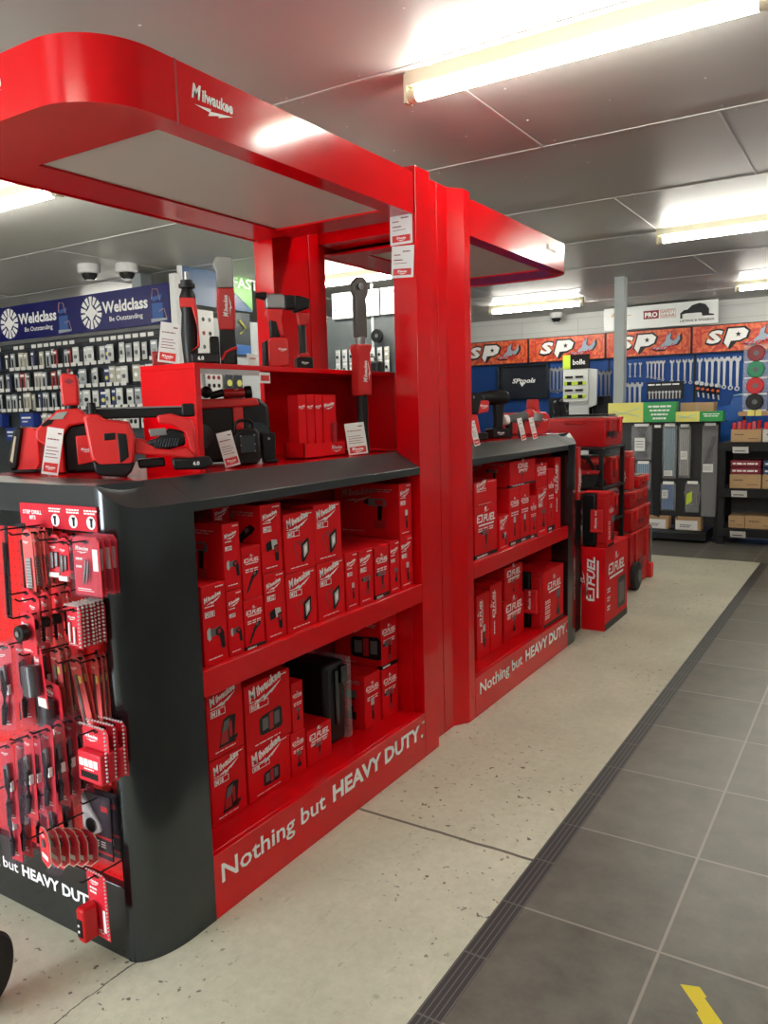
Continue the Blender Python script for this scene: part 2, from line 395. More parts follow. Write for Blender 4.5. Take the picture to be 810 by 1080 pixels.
# ------------------------------------------------------------------ red display stands
XF = -1.625; XBK = -2.60; ZT = 1.325
def logo(g, x, z, y, w, mi=0, rot=0.):
    """script brand lettering with the bolt under it"""
    T0 = g.T.copy(); g.T = T0 @ Matrix.Translation((x, 0, z)) @ Matrix.Rotation(-rot, 4, 'Y')
    g.text('M', 0, 0, y, w*.235, .03, .25, w=w*.22, mi=mi)
    g.text('ilwaukee', w*.235, 0, y, w*.19, .035, .12, w=w*.74, mi=mi)
    g.poly([(.05,-.10),(.44,-.075),(.42,-.115),(.97,-.05),(.60,-.165),(.62,-.13),(.36,-.20),(.40,-.135)], y, mi, (0,0), w)
    g.T = T0
def fuel(g, x, z, y, w, mi=0):
    h = w*.185; q_ = .72
    g.text('M', x+w*.40, z+h*1.4, y, h*.55, .03, .3, w=w*.13, mi=mi); g.poly([(0,0),(.22,.05),(.2,.02),(.34,.09),(.15,.02),(.16,.05)], y, mi, (x+w*.34, z+h*1.12), w)
    for a in ((0,.29,0,.05),(.03,.31,.21,.26),(0,.05,.05,.21),(.25,.30,.05,.21),(.05,.14,.11,.15)): g.poly([(a[0],a[2]),(a[1],a[2]),(a[1],a[3]),(a[0],a[3])], y, mi, (x, z), w, w*q_)
    g.text('FUEL', x+w*.34, z, y, h*.95, .03, .25, w=w*.66, mi=mi)
    g.poly([(.08,-.09),(.92,-.09),(.93,-.05),(.09,-.05)], y, mi, (x, z), w)
def arcpts(cx, cy, r, a0, a1, n=10): return [(cx+r*math.cos(R(a0+(a1-a0)*i/n)), cy+r*math.sin(R(a0+(a1-a0)*i/n))) for i in range(n+1)]
def stand(y0, y1, mirror, label):
    """y0 = open end (or tower end when mirror); the open end carries the charcoal rounded corners"""
    root = empty('display_stand', (-2.1, (y0+y1)/2, 0), label=label, cat='display stand')
    def Y(y): return (y0+y1)-y if mirror else y          # y measured as if the rounded end is at y0
    def W(g):
        if mirror: g.f = [f[::-1] for f in g.f]; g.v = [Vector((p.x, (y0+y1)-p.y, p.z)) for p in g.v]
        return g
    b = lambda g, n, m, bevel=0., **k: build(W(g), n, m, root, bevel, world=True, **k)
    e = y0; t = y1; c1 = e+.255                            # c1: where the side opening starts
    g = G(); g.box(XF-.02, XF, c1, t, 0, .2); g.box(XF-.37, XF-.02, c1, t, .16, .2); g.box(XBK, XBK+.02, c1, t, 0, .2); b(g, 'plinth', RED, .002)
    g = G(); g.prism([(XF-.37,.735),(XF-.02,.735),(XF-.02,.69),(XF,.69),(XF,.768),(XF-.03,.768),(XF-.03,.762),(XF-.37,.762)], c1, t, 'xz'); b(g, 'shelf', RED, .002)
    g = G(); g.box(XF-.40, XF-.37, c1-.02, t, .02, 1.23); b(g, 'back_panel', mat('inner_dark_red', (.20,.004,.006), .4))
    g = G(); g.box(XF-.37, XF-.004, c1-.02, c1-.004, .2, 1.24); b(g, 'inner_side_panel', RED)
    g = G(); g.box(XF-.37, XF-.05, t-.012, t, .2, 1.24); b(g, 'end_panel', RED)
    # corner column, rounded, top edge sinking from the front to the side
    for sx in (0, 1):
        prof = [(XF, c1)]+[(XF-.085+.085*math.cos(R(-90*i/12)), e+.17+.17*math.sin(R(-90*i/12))) for i in range(13)]
        n = len(prof)
        zt = [1.262+.066*(max(0, i-5)/(n-6))**1.6 for i in range(n)]
        vs = [(x, y, 0) for x, y in prof]+[(x, y, z) for (x, y), z in zip(prof, zt)]+[(XF-.11, c1, ZT), (XF-.11, e+.16, ZT), (XF-.11, c1, 0), (XF-.11, e+.16, 0), (XF-.085, e+.16, ZT), (XF-.085, e+.16, 0)]
        fs = [(i+1, i, n+i, n+i+1) for i in range(n-1)]
        top = 2*n
        inn_ = [(XF-.11, c1)]+[(XF-.125+.020*math.cos(R(-90*i/12)), e+.175+.035*math.sin(R(-90*i/12))) for i in range(13)]
        nb = len(vs); vs += [(x, y, ZT) for x, y in inn_]
        nf = len(fs); fs += [(n+i, nb+i, nb+i+1, n+i+1) for i in range(n-1)]
        fs += [tuple(nb+i for i in range(n))[::-1]+(top+1,)] if 0 else []
        nt_ = len(fs)
        fs += [(n, 0, top+2, top), (top+2, top+3, top+1, top), (top+3, top+5, top+4, top+1), (top+5, n-1, 2*n-1, top+4), tuple(range(n))+(top+5, top+3, top+2)]
        if sx == 1:
            xm = (XF+XBK); vs = [(xm-p[0], p[1], p[2]) for p in vs]; fs = [f[::-1] for f in fs]
        g = G(); g.add(vs, fs); g.m = [1 if nf <= i < nt_ else 0 for i in range(len(fs))]; b(g, 'corner_panel', [DARK, DARKTOP])
    # charcoal rim of the counter along both sides, sloping up to the flat top
    g = G()
    for s_ in (1, -1):
        f = lambda x: x if s_ == 1 else (XF+XBK)-x
        pr = [(f(XF), 1.262), (f(XF), 1.232), (f(XF-.012), 1.232), (f(XF-.11), 1.295), (f(XF-.11), ZT)]
        vs = [(x, c1+.001, z) for x, z in pr]+[(x, t-(0 if i in (0,1,2) else .0), z) for i, (x, z) in enumerate(pr)]
        n = len(pr); q = [(i, (i+1)%n, n+(i+1)%n, n+i) for i in range(n)]+[tuple(range(n))[::-1], tuple(range(n, 2*n))]
        g.add(vs, q if s_ == -1 else [z_[::-1] for z_ in q])
    g.box(XF-.04, XBK+.04, c1, t, 1.232, 1.25)
    b(g, 'counter_rim', DARKTOP, .002)
    g = G(); g.box(XF-.11, XBK+.11, e+.16, t, 1.30, ZT); b(g, 'countertop', RED)
    g = G(); g.prism([(XF-.086,e),(XBK+.086,e),(XBK+.086,e+.16),(XF-.086,e+.16)], 1.245, ZT+.001, 'xy'); b(g, 'front_rim', DARKTOP, .002)
    # front: charcoal header and kick around a red perforated panel
    g = G(); g.box(XF-.086, XBK+.086, e+.002, e+.03, 0, .215); b(g, 'kick_panel', DARK, .002)
    g = G(); g.box(XF-.086, XBK+.086, e+.002, e+.03, 1.20, 1.25); b(g, 'header_panel', DARK)
    g = G(); g.box(XF-.086, XBK+.086, e+.024, e+.034, .21, 1.195); b(g, 'pegboard', mat_peg())
    return root, b, c1, W
def mat_peg():
    if 'peg' in MATS: return MATS['peg']
    m = bpy.data.materials.new('red_perforated_panel'); m.use_nodes = True; nt = m.node_tree; N = nt.nodes; L = nt.links
    b = N['Principled BSDF']; tc = N.new('ShaderNodeTexCoord'); sx = N.new('ShaderNodeSeparateXYZ'); L.new(tc.outputs['Object'], sx.inputs[0])
    o = []
    for ax in ('X', 'Z'):
        p = N.new('ShaderNodeMath'); p.operation = 'PINGPONG'; p.inputs[1].default_value = .0125; L.new(sx.outputs[ax], p.inputs[0])
        q = N.new('ShaderNodeMath'); q.operation = 'POWER'; q.inputs[1].default_value = 2; L.new(p.outputs[0], q.inputs[0]); o.append(q.outputs[0])
    a = N.new('ShaderNodeMath'); a.operation = 'ADD'; L.new(o[0], a.inputs[0]); L.new(o[1], a.inputs[1])
    l = N.new('ShaderNodeMath'); l.operation = 'LESS_THAN'; l.inputs[1].default_value = .0024**2; L.new(a.outputs[0], l.inputs[0])
    mx = N.new('ShaderNodeMix'); mx.data_type = 'RGBA'; L.new(l.outputs[0], mx.inputs['Factor']); mx.inputs['A'].default_value = (.66,.006,.008,1); mx.inputs['B'].default_value = (.12,0,0,1)
    L.new(mx.outputs['Result'], b.inputs['Base Color']); b.inputs['Roughness'].default_value = .35
    MATS['peg'] = m; return m
def canopy(b, e, t, full=True):
    XL_, z0, z1 = -2.46, 2.27, 2.43
    r = .20
    out = [(XF, t)]+arcpts(XF-r, e+r, r, 0, -90, 14)+arcpts(XL_+r, e+r, r, -90, -180, 14)+[(XL_, t)]
    g = G(); n = len(out); th = .012
    # fascia ring
    inn = [(XF-th, t)]+arcpts(XF-r, e+r, r-th, 0, -90, 14)+arcpts(XL_+r, e+r, r-th, -90, -180, 14)+[(XL_+th, t)]
    vs = [(x,y,z0) for x,y in out]+[(x,y,z1) for x,y in out]+[(x,y,z0) for x,y in inn]+[(x,y,z1) for x,y in inn]
    fs = []
    for i in range(n-1):
        fs += [(i, n+i, n+i+1, i+1), (2*n+i, 2*n+i+1, 3*n+i+1, 3*n+i), (n+i, 3*n+i, 3*n+i+1, n+i+1), (i, i+1, 2*n+i+1, 2*n+i)]
    g.add(vs, fs); b(g, 'canopy_fascia', RED)
    # soffit border (with the opening for the liner) and the pale liner
    xo0, xo1, yo0, yo1 = -1.715, -2.245, e+.29, t-.10
    g = G()
    arc = [p for p in inn[1:-1]]
    h = len(arc)//2
    zz = z0+.004
    g.prism(arc+[(XL_+th, yo0), (XF-th, yo0)], zz, zz+.012, 'xy')
    g.box(XF-th, xo0, yo0, t, zz, zz+.012); g.box(XL_+th, xo1, yo0, t, zz, zz+.012); g.box(xo1, xo0, yo1, t, zz, zz+.012)
    b(g, 'canopy_soffit', RED)
    g = G(); g.box(xo1-.02, xo0+.02, yo0-.02, yo1+.02, z0+.012, z0+.020); b(g, 'canopy_liner', PANEL)
    g = G(); g.prism(inn, z1-.015, z1-.005, 'xy'); b(g, 'canopy_top', RED)
    return XL_
def side_sign(root, y_left, y_right):
    g = G()
    g.T = Matrix.Translation((XF+.0012, y_left, .104)) @ Matrix.Rotation(S, 4, 'Z')
    w = y_right-y_left
    g.text('Nothing but', 0, 0, 0, .062, .012, 0, w=w*.425)
    g.text('HEAVY DUTY', w*.462, 0, 0, .062, .035, 0, w=w*.515)
    g.text('.', w*.985, 0, 0, .062, .035)
    g.text('TM', w*.993, .056, 0, .011, .008)
    build(g, 'lettering', WHT, root, world=True, smooth=False)
s1, b1, c1, _ = stand(1.315, 2.85, False, 'large red and charcoal display stand nearest the camera, with pegboard end and rounded canopy corner')
canopy(b1, 1.315, 2.84)
side_sign(s1, 1.60, 2.83)
g = G(); g.T = Matrix.Translation((-2.50, 1.3160, .108)); g.text('Nothing but', 0, 0, 0, .036, .012, w=.29); g.text('HEAVY DUTY.', .312, 0, 0, .036, .035, w=.36)
build(g, 'lettering', WHT, s1, world=True, smooth=False)
g = G(); g.T = Matrix.Translation((XF+.0012, 1.648, 2.352)) @ Matrix.Rotation(S, 4, 'Z'); logo(g, 0, 0, 0, .165); build(g, 'brand_logo', WHT, s1, world=True, smooth=False)
g = G(); g.T = Matrix.Translation((-1.96, 1.3138, 2.352)); logo(g, -.165, 0, 0, .165); build(g, 'brand_logo', WHT, s1, world=True, smooth=False)
g = G(); g.box(XF+.0005, XF-.01, 1.592, 1.597, 2.268, 2.432); build(g, 'fascia_seam', mat('seam', (.25,.002,.004), .5), s1, world=True)
# riser box on the counter
g = G()
x0, x1 = -2.14, -1.885
g.box(x0, x1, 1.86, 1.885, ZT, 1.65); g.box(x0, x1, 1.86, 3.10, 1.65, 1.668)
g.box(x0, x0+.012, 2.48, 3.09, ZT, 1.65); g.box(x0, x1, 3.085, 3.10, ZT, 1.65)
build(g, 'riser', RED, s1, .0015, world=True)
# pegboard header sign
g = G(); g.box(-2.03, -1.705, 1.309, 1.3145, 1.207, 1.272); hs = build(g, 'header_sign', mat('sign_red', (.60,.01,.03), .4), s1, world=True)
g = G(); g.T = Matrix.Translation((0, 1.3085, 0))
g.text('STEP DRILL', -1.975, 1.243, 0, .0105, .03, w=.085, align='c'); g.text('BITS', -1.975, 1.228, 0, .0105, .03, align='c')
for i, (x, t_) in enumerate(((-1.875,'MULTI MATERIAL'),(-1.80,'METAL DRILL'),(-1.728,'IMPACT DUTY'))):
    g.bars(x-.026, 1.259, 0, .052, .004, 2, .007)
    g.cyl((x,-.0001,1.230), (x,.0002,1.230), .0175, n=20)
build(g, 'sign_lettering', WHT, s1, world=True, smooth=False)
g = G(); g.T = Matrix.Translation((0, 1.3080, 0))
for i, x in enumerate((-1.875,-1.80,-1.728)):
    g.poly([(-.004,-.012),(.004,-.012),(.005,.003),(.008,.012),(-.008,.012),(-.004,.003)], 0, 0, (x+(.002 if i else -.002), 1.230), 1.)
build(g, 'sign_pictogram', BLK, s1, world=True, smooth=False)
# unit 2, far side of the tower
s2, b2, c2, W2 = stand(3.35, 4.93, True, 'smaller-looking red and charcoal display stand behind the red tower, further from the camera')
g0 = lambda: None
canopy(b2, 3.35+.17, 4.93, True)
side_sign(s2, 3.40, 4.66)
g = G(); g.T = Matrix.Translation((XF+.0012, 4.30, 2.352)) @ Matrix.Rotation(S, 4, 'Z'); logo(g, 0, 0, 0, .165); build(g, 'brand_logo', WHT, s2, world=True, smooth=False)
g = G(); g.box(-2.28, -2.05, 3.45, 3.46, ZT, 1.64); g.box(-2.28, -2.05, 3.45, 4.15, 1.64, 1.66); g.box(-2.28, -2.27, 3.45, 4.15, ZT, 1.64); g.box(-2.28, -2.05, 4.13, 4.15, ZT, 1.64)
build(g, 'riser', RED, s2, .0015, world=True)
# two red portal frames back to back, one carried by each stand
XM = -1.625-2.475
def column(root, pts, zt, left):
    g = G(); g.prism([(XM-x, y) for x, y in pts] if left else pts, 0 if not left else ZT, zt, 'xy'); build(g, 'column', RED, root, .003, world=True)
column(s1, [(-1.625,2.853),(-1.625,2.975),(-1.672,3.0),(-1.672,3.115),(-1.735,3.115),(-1.735,2.853)], 2.46, False)
column(s1, [(-1.625,2.853),(-1.625,3.115),(-1.735,3.115),(-1.735,2.853)], 2.44, True)
column(s2, [(-1.672,3.119),(-1.672,3.215),(-1.625,3.285),(-1.625,3.347),(-1.735,3.347),(-1.735,3.119)], 2.46, False)
column(s2, [(-1.625,3.119),(-1.625,3.25),(-1.735,3.25),(-1.735,3.119)], 2.44, True)
g = G(); g.box(-2.365, -1.735, 2.853, 3.0, 2.30, 2.44); build(g, 'cross_beam', RED, s1, .002, world=True)
g = G(); g.box(-2.365, -1.735, 3.2, 3.347, 2.30, 2.44); build(g, 'cross_beam', RED, s2, .002, world=True)
# ------------------------------------------------------------------ cartons
PM = [BLK, GRY, mat('product_red', (.42,.01,.015), .5), mat('pale_grey_print', (.55,.55,.54), .5), WHT, DARK]
def pic(g, kind, cx, cz, k, y):
    """printed product picture: flat shapes, k = height; colour 0 black 1 grey 2 red 3 pale 4 white"""
    P = lambda pts, mi, j=0: g.poly(pts, y-.0002*(j+1), mi, (cx, cz), k)
    if kind == 'drill':
        P([(-.35,.5),(.25,.5),(.3,.42),(.3,.25),(-.35,.25)], 1); P([(-.52,.43),(-.35,.47),(-.35,.3),(-.52,.33)], 0, 1); P([(.0,.27),(.18,.27),(.14,-.2),(-.02,-.2)], 0, 1)
        P([(-.15,-.18),(.28,-.18),(.28,-.45),(-.15,-.45)], 2, 2); P([(-.1,.46),(.2,.46),(.2,.3),(-.1,.3)], 2, 3)
    elif kind == 'wrench':
        P([(-.12,.5),(.25,.5),(.28,.3),(.1,.22),(-.12,.25)], 1); P([(.0,.26),(.18,.26),(.14,-.2),(.0,-.2)], 0, 1); P([(-.1,-.18),(.24,-.18),(.24,-.42),(-.1,-.42)], 0, 2); P([(.02,.2),(.15,.2),(.13,0),(.04,0)], 2, 3)
    elif kind == 'polisher':
        P([(-.5,.35),(-.38,.45),(-.30,.40),(-.30,-.02),(-.4,-.08),(-.5,.05)], 3); P([(-.32,.35),(.15,.4),(.2,.1),(-.3,.05)], 1, 1); P([(-.05,.3),(.2,.4),(.4,.15),(.45,-.5),(.25,-.5),(.15,.02),(-.05,.1)], 0, 2); P([(.05,.28),(.2,.32),(.25,.15),(.1,.1)], 2, 3)
    elif kind == 'nozzle':
        P([(-.45,.3),(-.1,.4),(-.05,.0),(-.4,-.05)], 0); P([(-.1,.42),(.25,.38),(.3,.05),(-.05,.0)], 3, 1); P([(.05,.15),(.3,.2),(.35,-.5),(.15,-.5)], 0, 2); P([(.1,.1),(.26,.12),(.26,-.15),(.15,-.15)], 2, 3)
    elif kind == 'stick':
        P([(.35,.5),(.5,.42),(.42,.3),(.1,.1),(-.3,-.5),(-.4,-.45),(-.02,.22),(.2,.42)], 0); P([(.15,.38),(.3,.42),(.3,.32),(.18,.26)], 1, 1)
    elif kind == 'light':
        P([(-.5,.35),(-.35,.4),(.0,.1),(.1,.3),(.05,.5),(-.5,.35)], 2); P([(-.5,.35),(-.42,.36),(-.2,-.3),(-.1,-.4),(-.2,-.42),(-.5,.2)], 2)
        P([(.0,.28),(.42,.5),(.5,.45),(.5,-.12),(.12,-.5),(.0,-.4)], 0, 1); P([(.12,.2),(.4,.34),(.4,-.1),(.15,-.3)], 3, 2); P([(.2,.12),(.34,.2),(.34,-.02),(.2,-.14)], 4, 3)
    elif kind == 'inflator':
        P([(-.2,.42),(.1,.5),(.42,.45),(.3,-.35),(.4,-.5),(-.45,-.5),(-.4,-.35)], 0); P([(-.15,.35),(.12,.4),(.0,.0),(-.3,-.1)], 1, 1); P([(-.28,-.02),(.0,.05),(.02,-.4),(-.38,-.4)], 2, 2); P([(.05,.25),(.2,.3),(.22,-.25),(.08,-.3)], 2, 2); P([(.2,-.3),(.48,-.25),(.45,-.4),(.2,-.4)], 0, 3)
    elif kind == 'radio':
        P([(-.6,.25),(-.45,.33),(.45,.4),(.6,.3),(.6,-.32),(.45,-.38),(-.48,-.36),(-.6,-.3)], 0); P([(-.45,.2),(-.15,.22),(-.15,-.2),(-.45,-.22)], 1, 1); P([(.18,.25),(.45,.27),(.45,-.18),(.18,-.2)], 1, 1); P([(-.1,.3),(.12,.32),(.12,-.28),(-.1,-.3)], 2, 2)
    elif kind == 'tall':
        P([(-.12,.45),(.0,.5),(.14,.45),(.14,.2),(.06,.15),(-.12,.2)], 3); P([(-.08,.18),(.1,.18),(.12,-.5),(-.04,-.5)], 0, 1); P([(-.05,.1),(.07,.1),(.07,-.1),(-.03,-.1)], 2, 2)
    elif kind == 'speaker':
        P([(-.35,.5),(.4,.5),(.45,.4),(.45,-.5),(-.4,-.5),(-.4,.4)], 0); P([(-.28,.3),(.32,.3),(.32,-.35),(-.28,-.35)], 1, 1)
def carton(w, h, d, style='M12', picture='drill', band=False, side=None, mat_=DRED, top_label=False):
    """front faces -y, base at origin, x centred"""
    r = bpy.data.objects.new('tool_carton', None); C.objects.link(r); r.empty_display_size = .03
    g = G(); g.box(-w/2, w/2, 0, d, 0, h); build(g, 'carton_body', mat_, r, .0022)
    g = G(); y = -.0006
    x0 = -w/2+w*.1; W = w*.8
    if style == 'FUEL':
        W2 = min(W, h*1.05); x2 = x0+(W-W2)*.5
        fuel(g, x2, h*.72-W2*.03, y, W2)
        for i in range(3): g.bars(x2+W2*(.06+.3*i), h*.56, y, W2*.24, h*.022, 2)
    elif style == 'SIDE':      # lettering running up the box
        T0 = g.T.copy(); g.T = Matrix.Translation((-w*.12, 0, h*.22)) @ Matrix.Rotation(-PI/2, 4, 'Y'); fuel(g, h*.28, 0, y, h*.42); g.bars(h*.02, 0, y, h*.2, h*.03); g.T = T0
    else:
        W2 = min(W, h*1.0)
        logo(g, x0, h*.80-W2*.06, y, W2*.93, rot=R(14))
        g.text(style, x0+W*.04, h*.615, y, min(h*.07, W*.16), .04)
        a, b_, c_, e_ = x0, x0+W*.5, h*.60, h*.60+min(h*.10, W*.22); t = .0022
        for q in ((a,b_,c_,c_+t),(a,b_,e_-t,e_),(a,a+t,c_,e_),(b_-t,b_,c_,e_)): g.poly([(q[0],q[2]),(q[1],q[2]),(q[1],q[3]),(q[0],q[3])], y, 0)
        g.bars(x0, h*.725, y, W*.5, h*.014)
        g.bars(w/2-w*.42, h*.945, y, w*.34, h*.016)
        g.bars(x0+W*.1, h*.07, y, W*.7, h*.014)
    build(g, 'carton_lettering', WHT, r, smooth=False)
    g = G()
    if picture: pic(g, picture, w*.04 if style != 'FUEL' else -w*.04, h*.33, min(w*.78, h*.42), y)
    if picture: build(g, 'product_picture', PM, r, smooth=False)
    if band:
        g = G(); g.box(-w/2-.0008, w/2+.0008, -.0010, .02, .001, h*.085); g2 = G(); g2.bars(-w*.42, h*.025, -.0016, w*.45, h*.03)
        bb = build(g, 'black_band', BLK, r); build(g2, 'band_lettering', WHT, bb, smooth=False)
    if side:                    # the -x flank
        g = G(); g.T = Matrix.Translation((-w/2-.0006, d, 0)) @ Matrix.Rotation(-PI/2, 4, 'Z')
        logo(g, d*.12, h*.72, 0, min(d*.5, h*.8), rot=R(8)); g.bars(d*.55, h*.88, 0, d*.35, h*.02, 2); g.bars(d*.12, h*.08, 0, d*.35, h*.02)
        build(g, 'flank_lettering', mat('dull_print', (.50,.25,.24), .5), r, smooth=False)
        g = G(); g.T = Matrix.Translation((-w/2-.0006, d, 0)) @ Matrix.Rotation(-PI/2, 4, 'Z')
        pic(g, side, d*.68, h*.42, h*.6, 0); build(g, 'product_picture', PM, r, smooth=False)
    return r
def put(y0, y1, z, h, d, style, picture, label, group, band=False, side=None, x=-1.6590, **k):
    r = carton(y1-y0-.003, h, d, style, picture, band, side, **k)
    r.location = (x, (y0+y1)/2, z); r.rotation_euler = (0,0,S)
    r['label'] = label; r['category'] = 'boxed tool'; r['group'] = group
    return r
ZS = .7625; gU = 'boxed tools on the upper shelf of the nearest stand'
U = [(1.612,1.714,0,.243,.30,'M18','polisher','tool carton with a polisher picture, leftmost of the upper shelf bottom row',0,'drill'),
 (1.716,1.786,0,.205,.30,'M12','polisher','narrow polisher carton, second from left in the upper shelf bottom row',0,None),
 (1.789,1.884,0,.160,.26,'FUEL','stick','short black-banded stick tool carton, under another of its kind, upper shelf',1,None),
 (1.888,1.992,0,.225,.28,'M12','nozzle','nozzle tool carton in the upper shelf bottom row, left of the work lights',0,None),
 (1.996,2.163,0,.203,.24,'M12','light','work light carton, bottom left of the four square lights, upper shelf',0,None),
 (2.167,2.333,0,.208,.24,'M12','light','work light carton, bottom right of the four square lights, upper shelf',0,None),
 (2.342,2.424,0,.216,.26,'M12','tall','narrow carton directly right of the bottom work light cartons, upper shelf',0,None),
 (2.428,2.528,0,.213,.26,'M12','drill','drill picture carton, second to the right of the work lights, upper shelf',0,None),
 (2.538,2.645,0,.210,.26,'FUEL','drill','black-banded carton in the bottom row of the upper shelf, between drill cartons at right',1,None),
 (2.650,2.728,0,.212,.26,'M18','wrench','narrow tool carton second from the right end of the upper shelf bottom row',0,None),
 (2.732,2.835,0,.216,.30,'M18','tall','tool carton at the right end of the bottom row on the upper shelf',0,None),
 (1.712,1.788,.207,.205,.32,'M12','polisher','tool carton with a bare dull flank, top left of the upper shelf pile',0,'drill'),
 (1.791,1.880,.162,.165,.20,'FUEL','stick','short carton with a stick tool picture, stacked on its black-banded twin on the upper shelf',0,None),
 (1.884,1.988,.227,.222,.28,'M12','nozzle','tall nozzle tool carton in the upper shelf top row, left of the work lights',0,'stick'),
 (1.996,2.163,.205,.200,.24,'M12','light','work light carton, top left of the four square lights, upper shelf',0,None),
 (2.160,2.324,.210,.206,.24,'M12','light','work light carton, top right of the four square lights, upper shelf',0,None),
 (2.732,2.835,.218,.220,.325,'M18','tall','big deep tool carton with dull lettering on its flank, top right of the upper shelf',0,'drill')]
for (a, b_, dz, h, d, st, pc, lb, bd, sd) in U: put(a, b_, ZS+dz, h, d, st, pc, lb, gU, bd, sd)
put(1.80, 1.878, ZS+.33, .115, .10, 'M18', None, 'carton set back in shade behind the stick tool cartons, upper shelf', gU, side='polisher', x=-1.78)
gL = 'boxed tools on the lower shelf of the nearest stand'
Lw = [(1.690,1.856,0,.216,.20,'M18','inflator','carton with an inflator picture, lower one at the left end of the bottom shelf',0,None),
 (1.690,1.856,.219,.225,.20,'M18','inflator','carton with an inflator picture, upper one at the left end of the bottom shelf',0,None),
 (1.862,2.085,0,.170,.20,'M18','radio','carton with a radio picture, lower of the two on the bottom shelf',0,None),
 (1.862,2.100,.172,.235,.20,'M18','radio','carton with a radio picture, upper and larger of the two on the bottom shelf',0,None),
 (2.090,2.175,0,.160,.20,'FUEL','wrench','small carton at the foot of the column right of the radio cartons, bottom shelf',0,None),
 (2.105,2.172,.162,.180,.20,'FUEL','wrench','small carton stacked right of the upper radio carton, bottom shelf',0,None),
 (2.182,2.335,0,.135,.22,'FUEL','drill','low wide carton in front of the black case on the bottom shelf',0,'drill'),
 (2.568,2.690,0,.225,.24,'FUEL','tall','deep tool carton right of the black case on the bottom shelf',0,'wrench'),
 (2.700,2.833,0,.212,.24,'FUEL','drill','tool carton at the right end of the bottom shelf, under another carton',0,None),
 (2.700,2.833,.214,.215,.24,'FUEL','drill','black-banded carton on top at the right end of the bottom shelf',1,'radio')]
for (a, b_, dz, h, d, st, pc, lb, bd, sd) in Lw: put(a, b_, .2005+dz, h, d, st, pc, lb, gL, bd, sd, x=-1.745)
# black case standing in a clear wrap
r = empty('tool_case', (-1.745, 2.432, .2008), S, 'upright black tool case in clear plastic wrap on the bottom shelf of the nearest stand', 'tool case')
g = G(); g.box(-.085,.045,.03,.24,0,.33); build(g, 'case_shell', BLK, r, .02, seg=3)
g = G(); g.box(-.03,-.01,.02,.04,.08,.30); g.box(.0,.04,.012,.05,.24,.31); build(g, 'case_rib', DARK, r, .004)
g = G(); g.box(.045,.075,.02,.20,.0,.33); build(g, 'clear_wrap', BAG, r, .004)
gF = 'boxed tools on the upper shelf of the further stand'
F = [(3.432,3.698,0,.256,.25,'FUEL','drill','wide carton with a black foot band, lower left on the further stand',1,None),
 (3.432,3.698,.258,.120,.25,'M18',None,'low wide carton lying on the lower left carton of the further stand',0,None),
 (3.720,3.850,0,.180,.25,'M18','nozzle','short carton between the wide left carton and the twin slim cartons on the further stand',0,None),
 (3.856,4.000,0,.310,.25,'FUEL','tall','left of twin slim black-banded cartons on the further stand',1,None),
 (4.003,4.138,0,.312,.25,'FUEL','tall','right of twin slim black-banded cartons on the further stand',1,None),
 (4.142,4.248,0,.235,.25,'FUEL','wrench','black-banded carton right of the slim twins on the further stand',1,None),
 (4.252,4.416,0,.270,.25,'M18','wrench','plain carton without a band, right half of the further stand',0,None),
 (3.864,4.225,.315,.135,.30,'FUEL','drill','long carton lying across the slim twins at the top of the further stand',1,'drill'),
 (4.420,4.532,0,.370,.25,'FUEL','tall','tall slim carton second from the right end of the further stand',1,None),
 (4.537,4.640,0,.430,.25,'SIDE',None,'tallest slim carton at the right end of the further stand',0,None),
 (4.235,4.412,.272,.140,.22,'FUEL',None,'dim carton stacked on the plain one under the further stand counter',0,None)]
for (a, b_, dz, h, d, st, pc, lb, bd, sd) in F: put(a, b_, ZS+dz, h, d, st, pc, lb, gF, bd, sd, x=-1.66)
gG = 'boxed tools on the lower shelf of the further stand'
for (a, b_, dz, h, d, st, pc, lb, bd, sd) in [(3.600,3.76,0,.34,.22,'SIDE','tall','tall carton with upright lettering, lower left of the further stand',0,None),
 (3.765,3.92,0,.36,.22,'SIDE',None,'upright-lettered tall carton, second from left on the further stand lower shelf',0,None),
 (3.945,4.235,0,.235,.22,'FUEL','wrench','lower of two stacked cartons beside the sleeved case on the further stand',0,None),
 (3.955,4.215,.237,.18,.22,'FUEL','wrench','upper of two stacked cartons beside the sleeved case on the further stand',0,None)]:
    put(a, b_, .2005+dz, h, d, st, pc, lb, gG, bd, sd, x=-1.735)
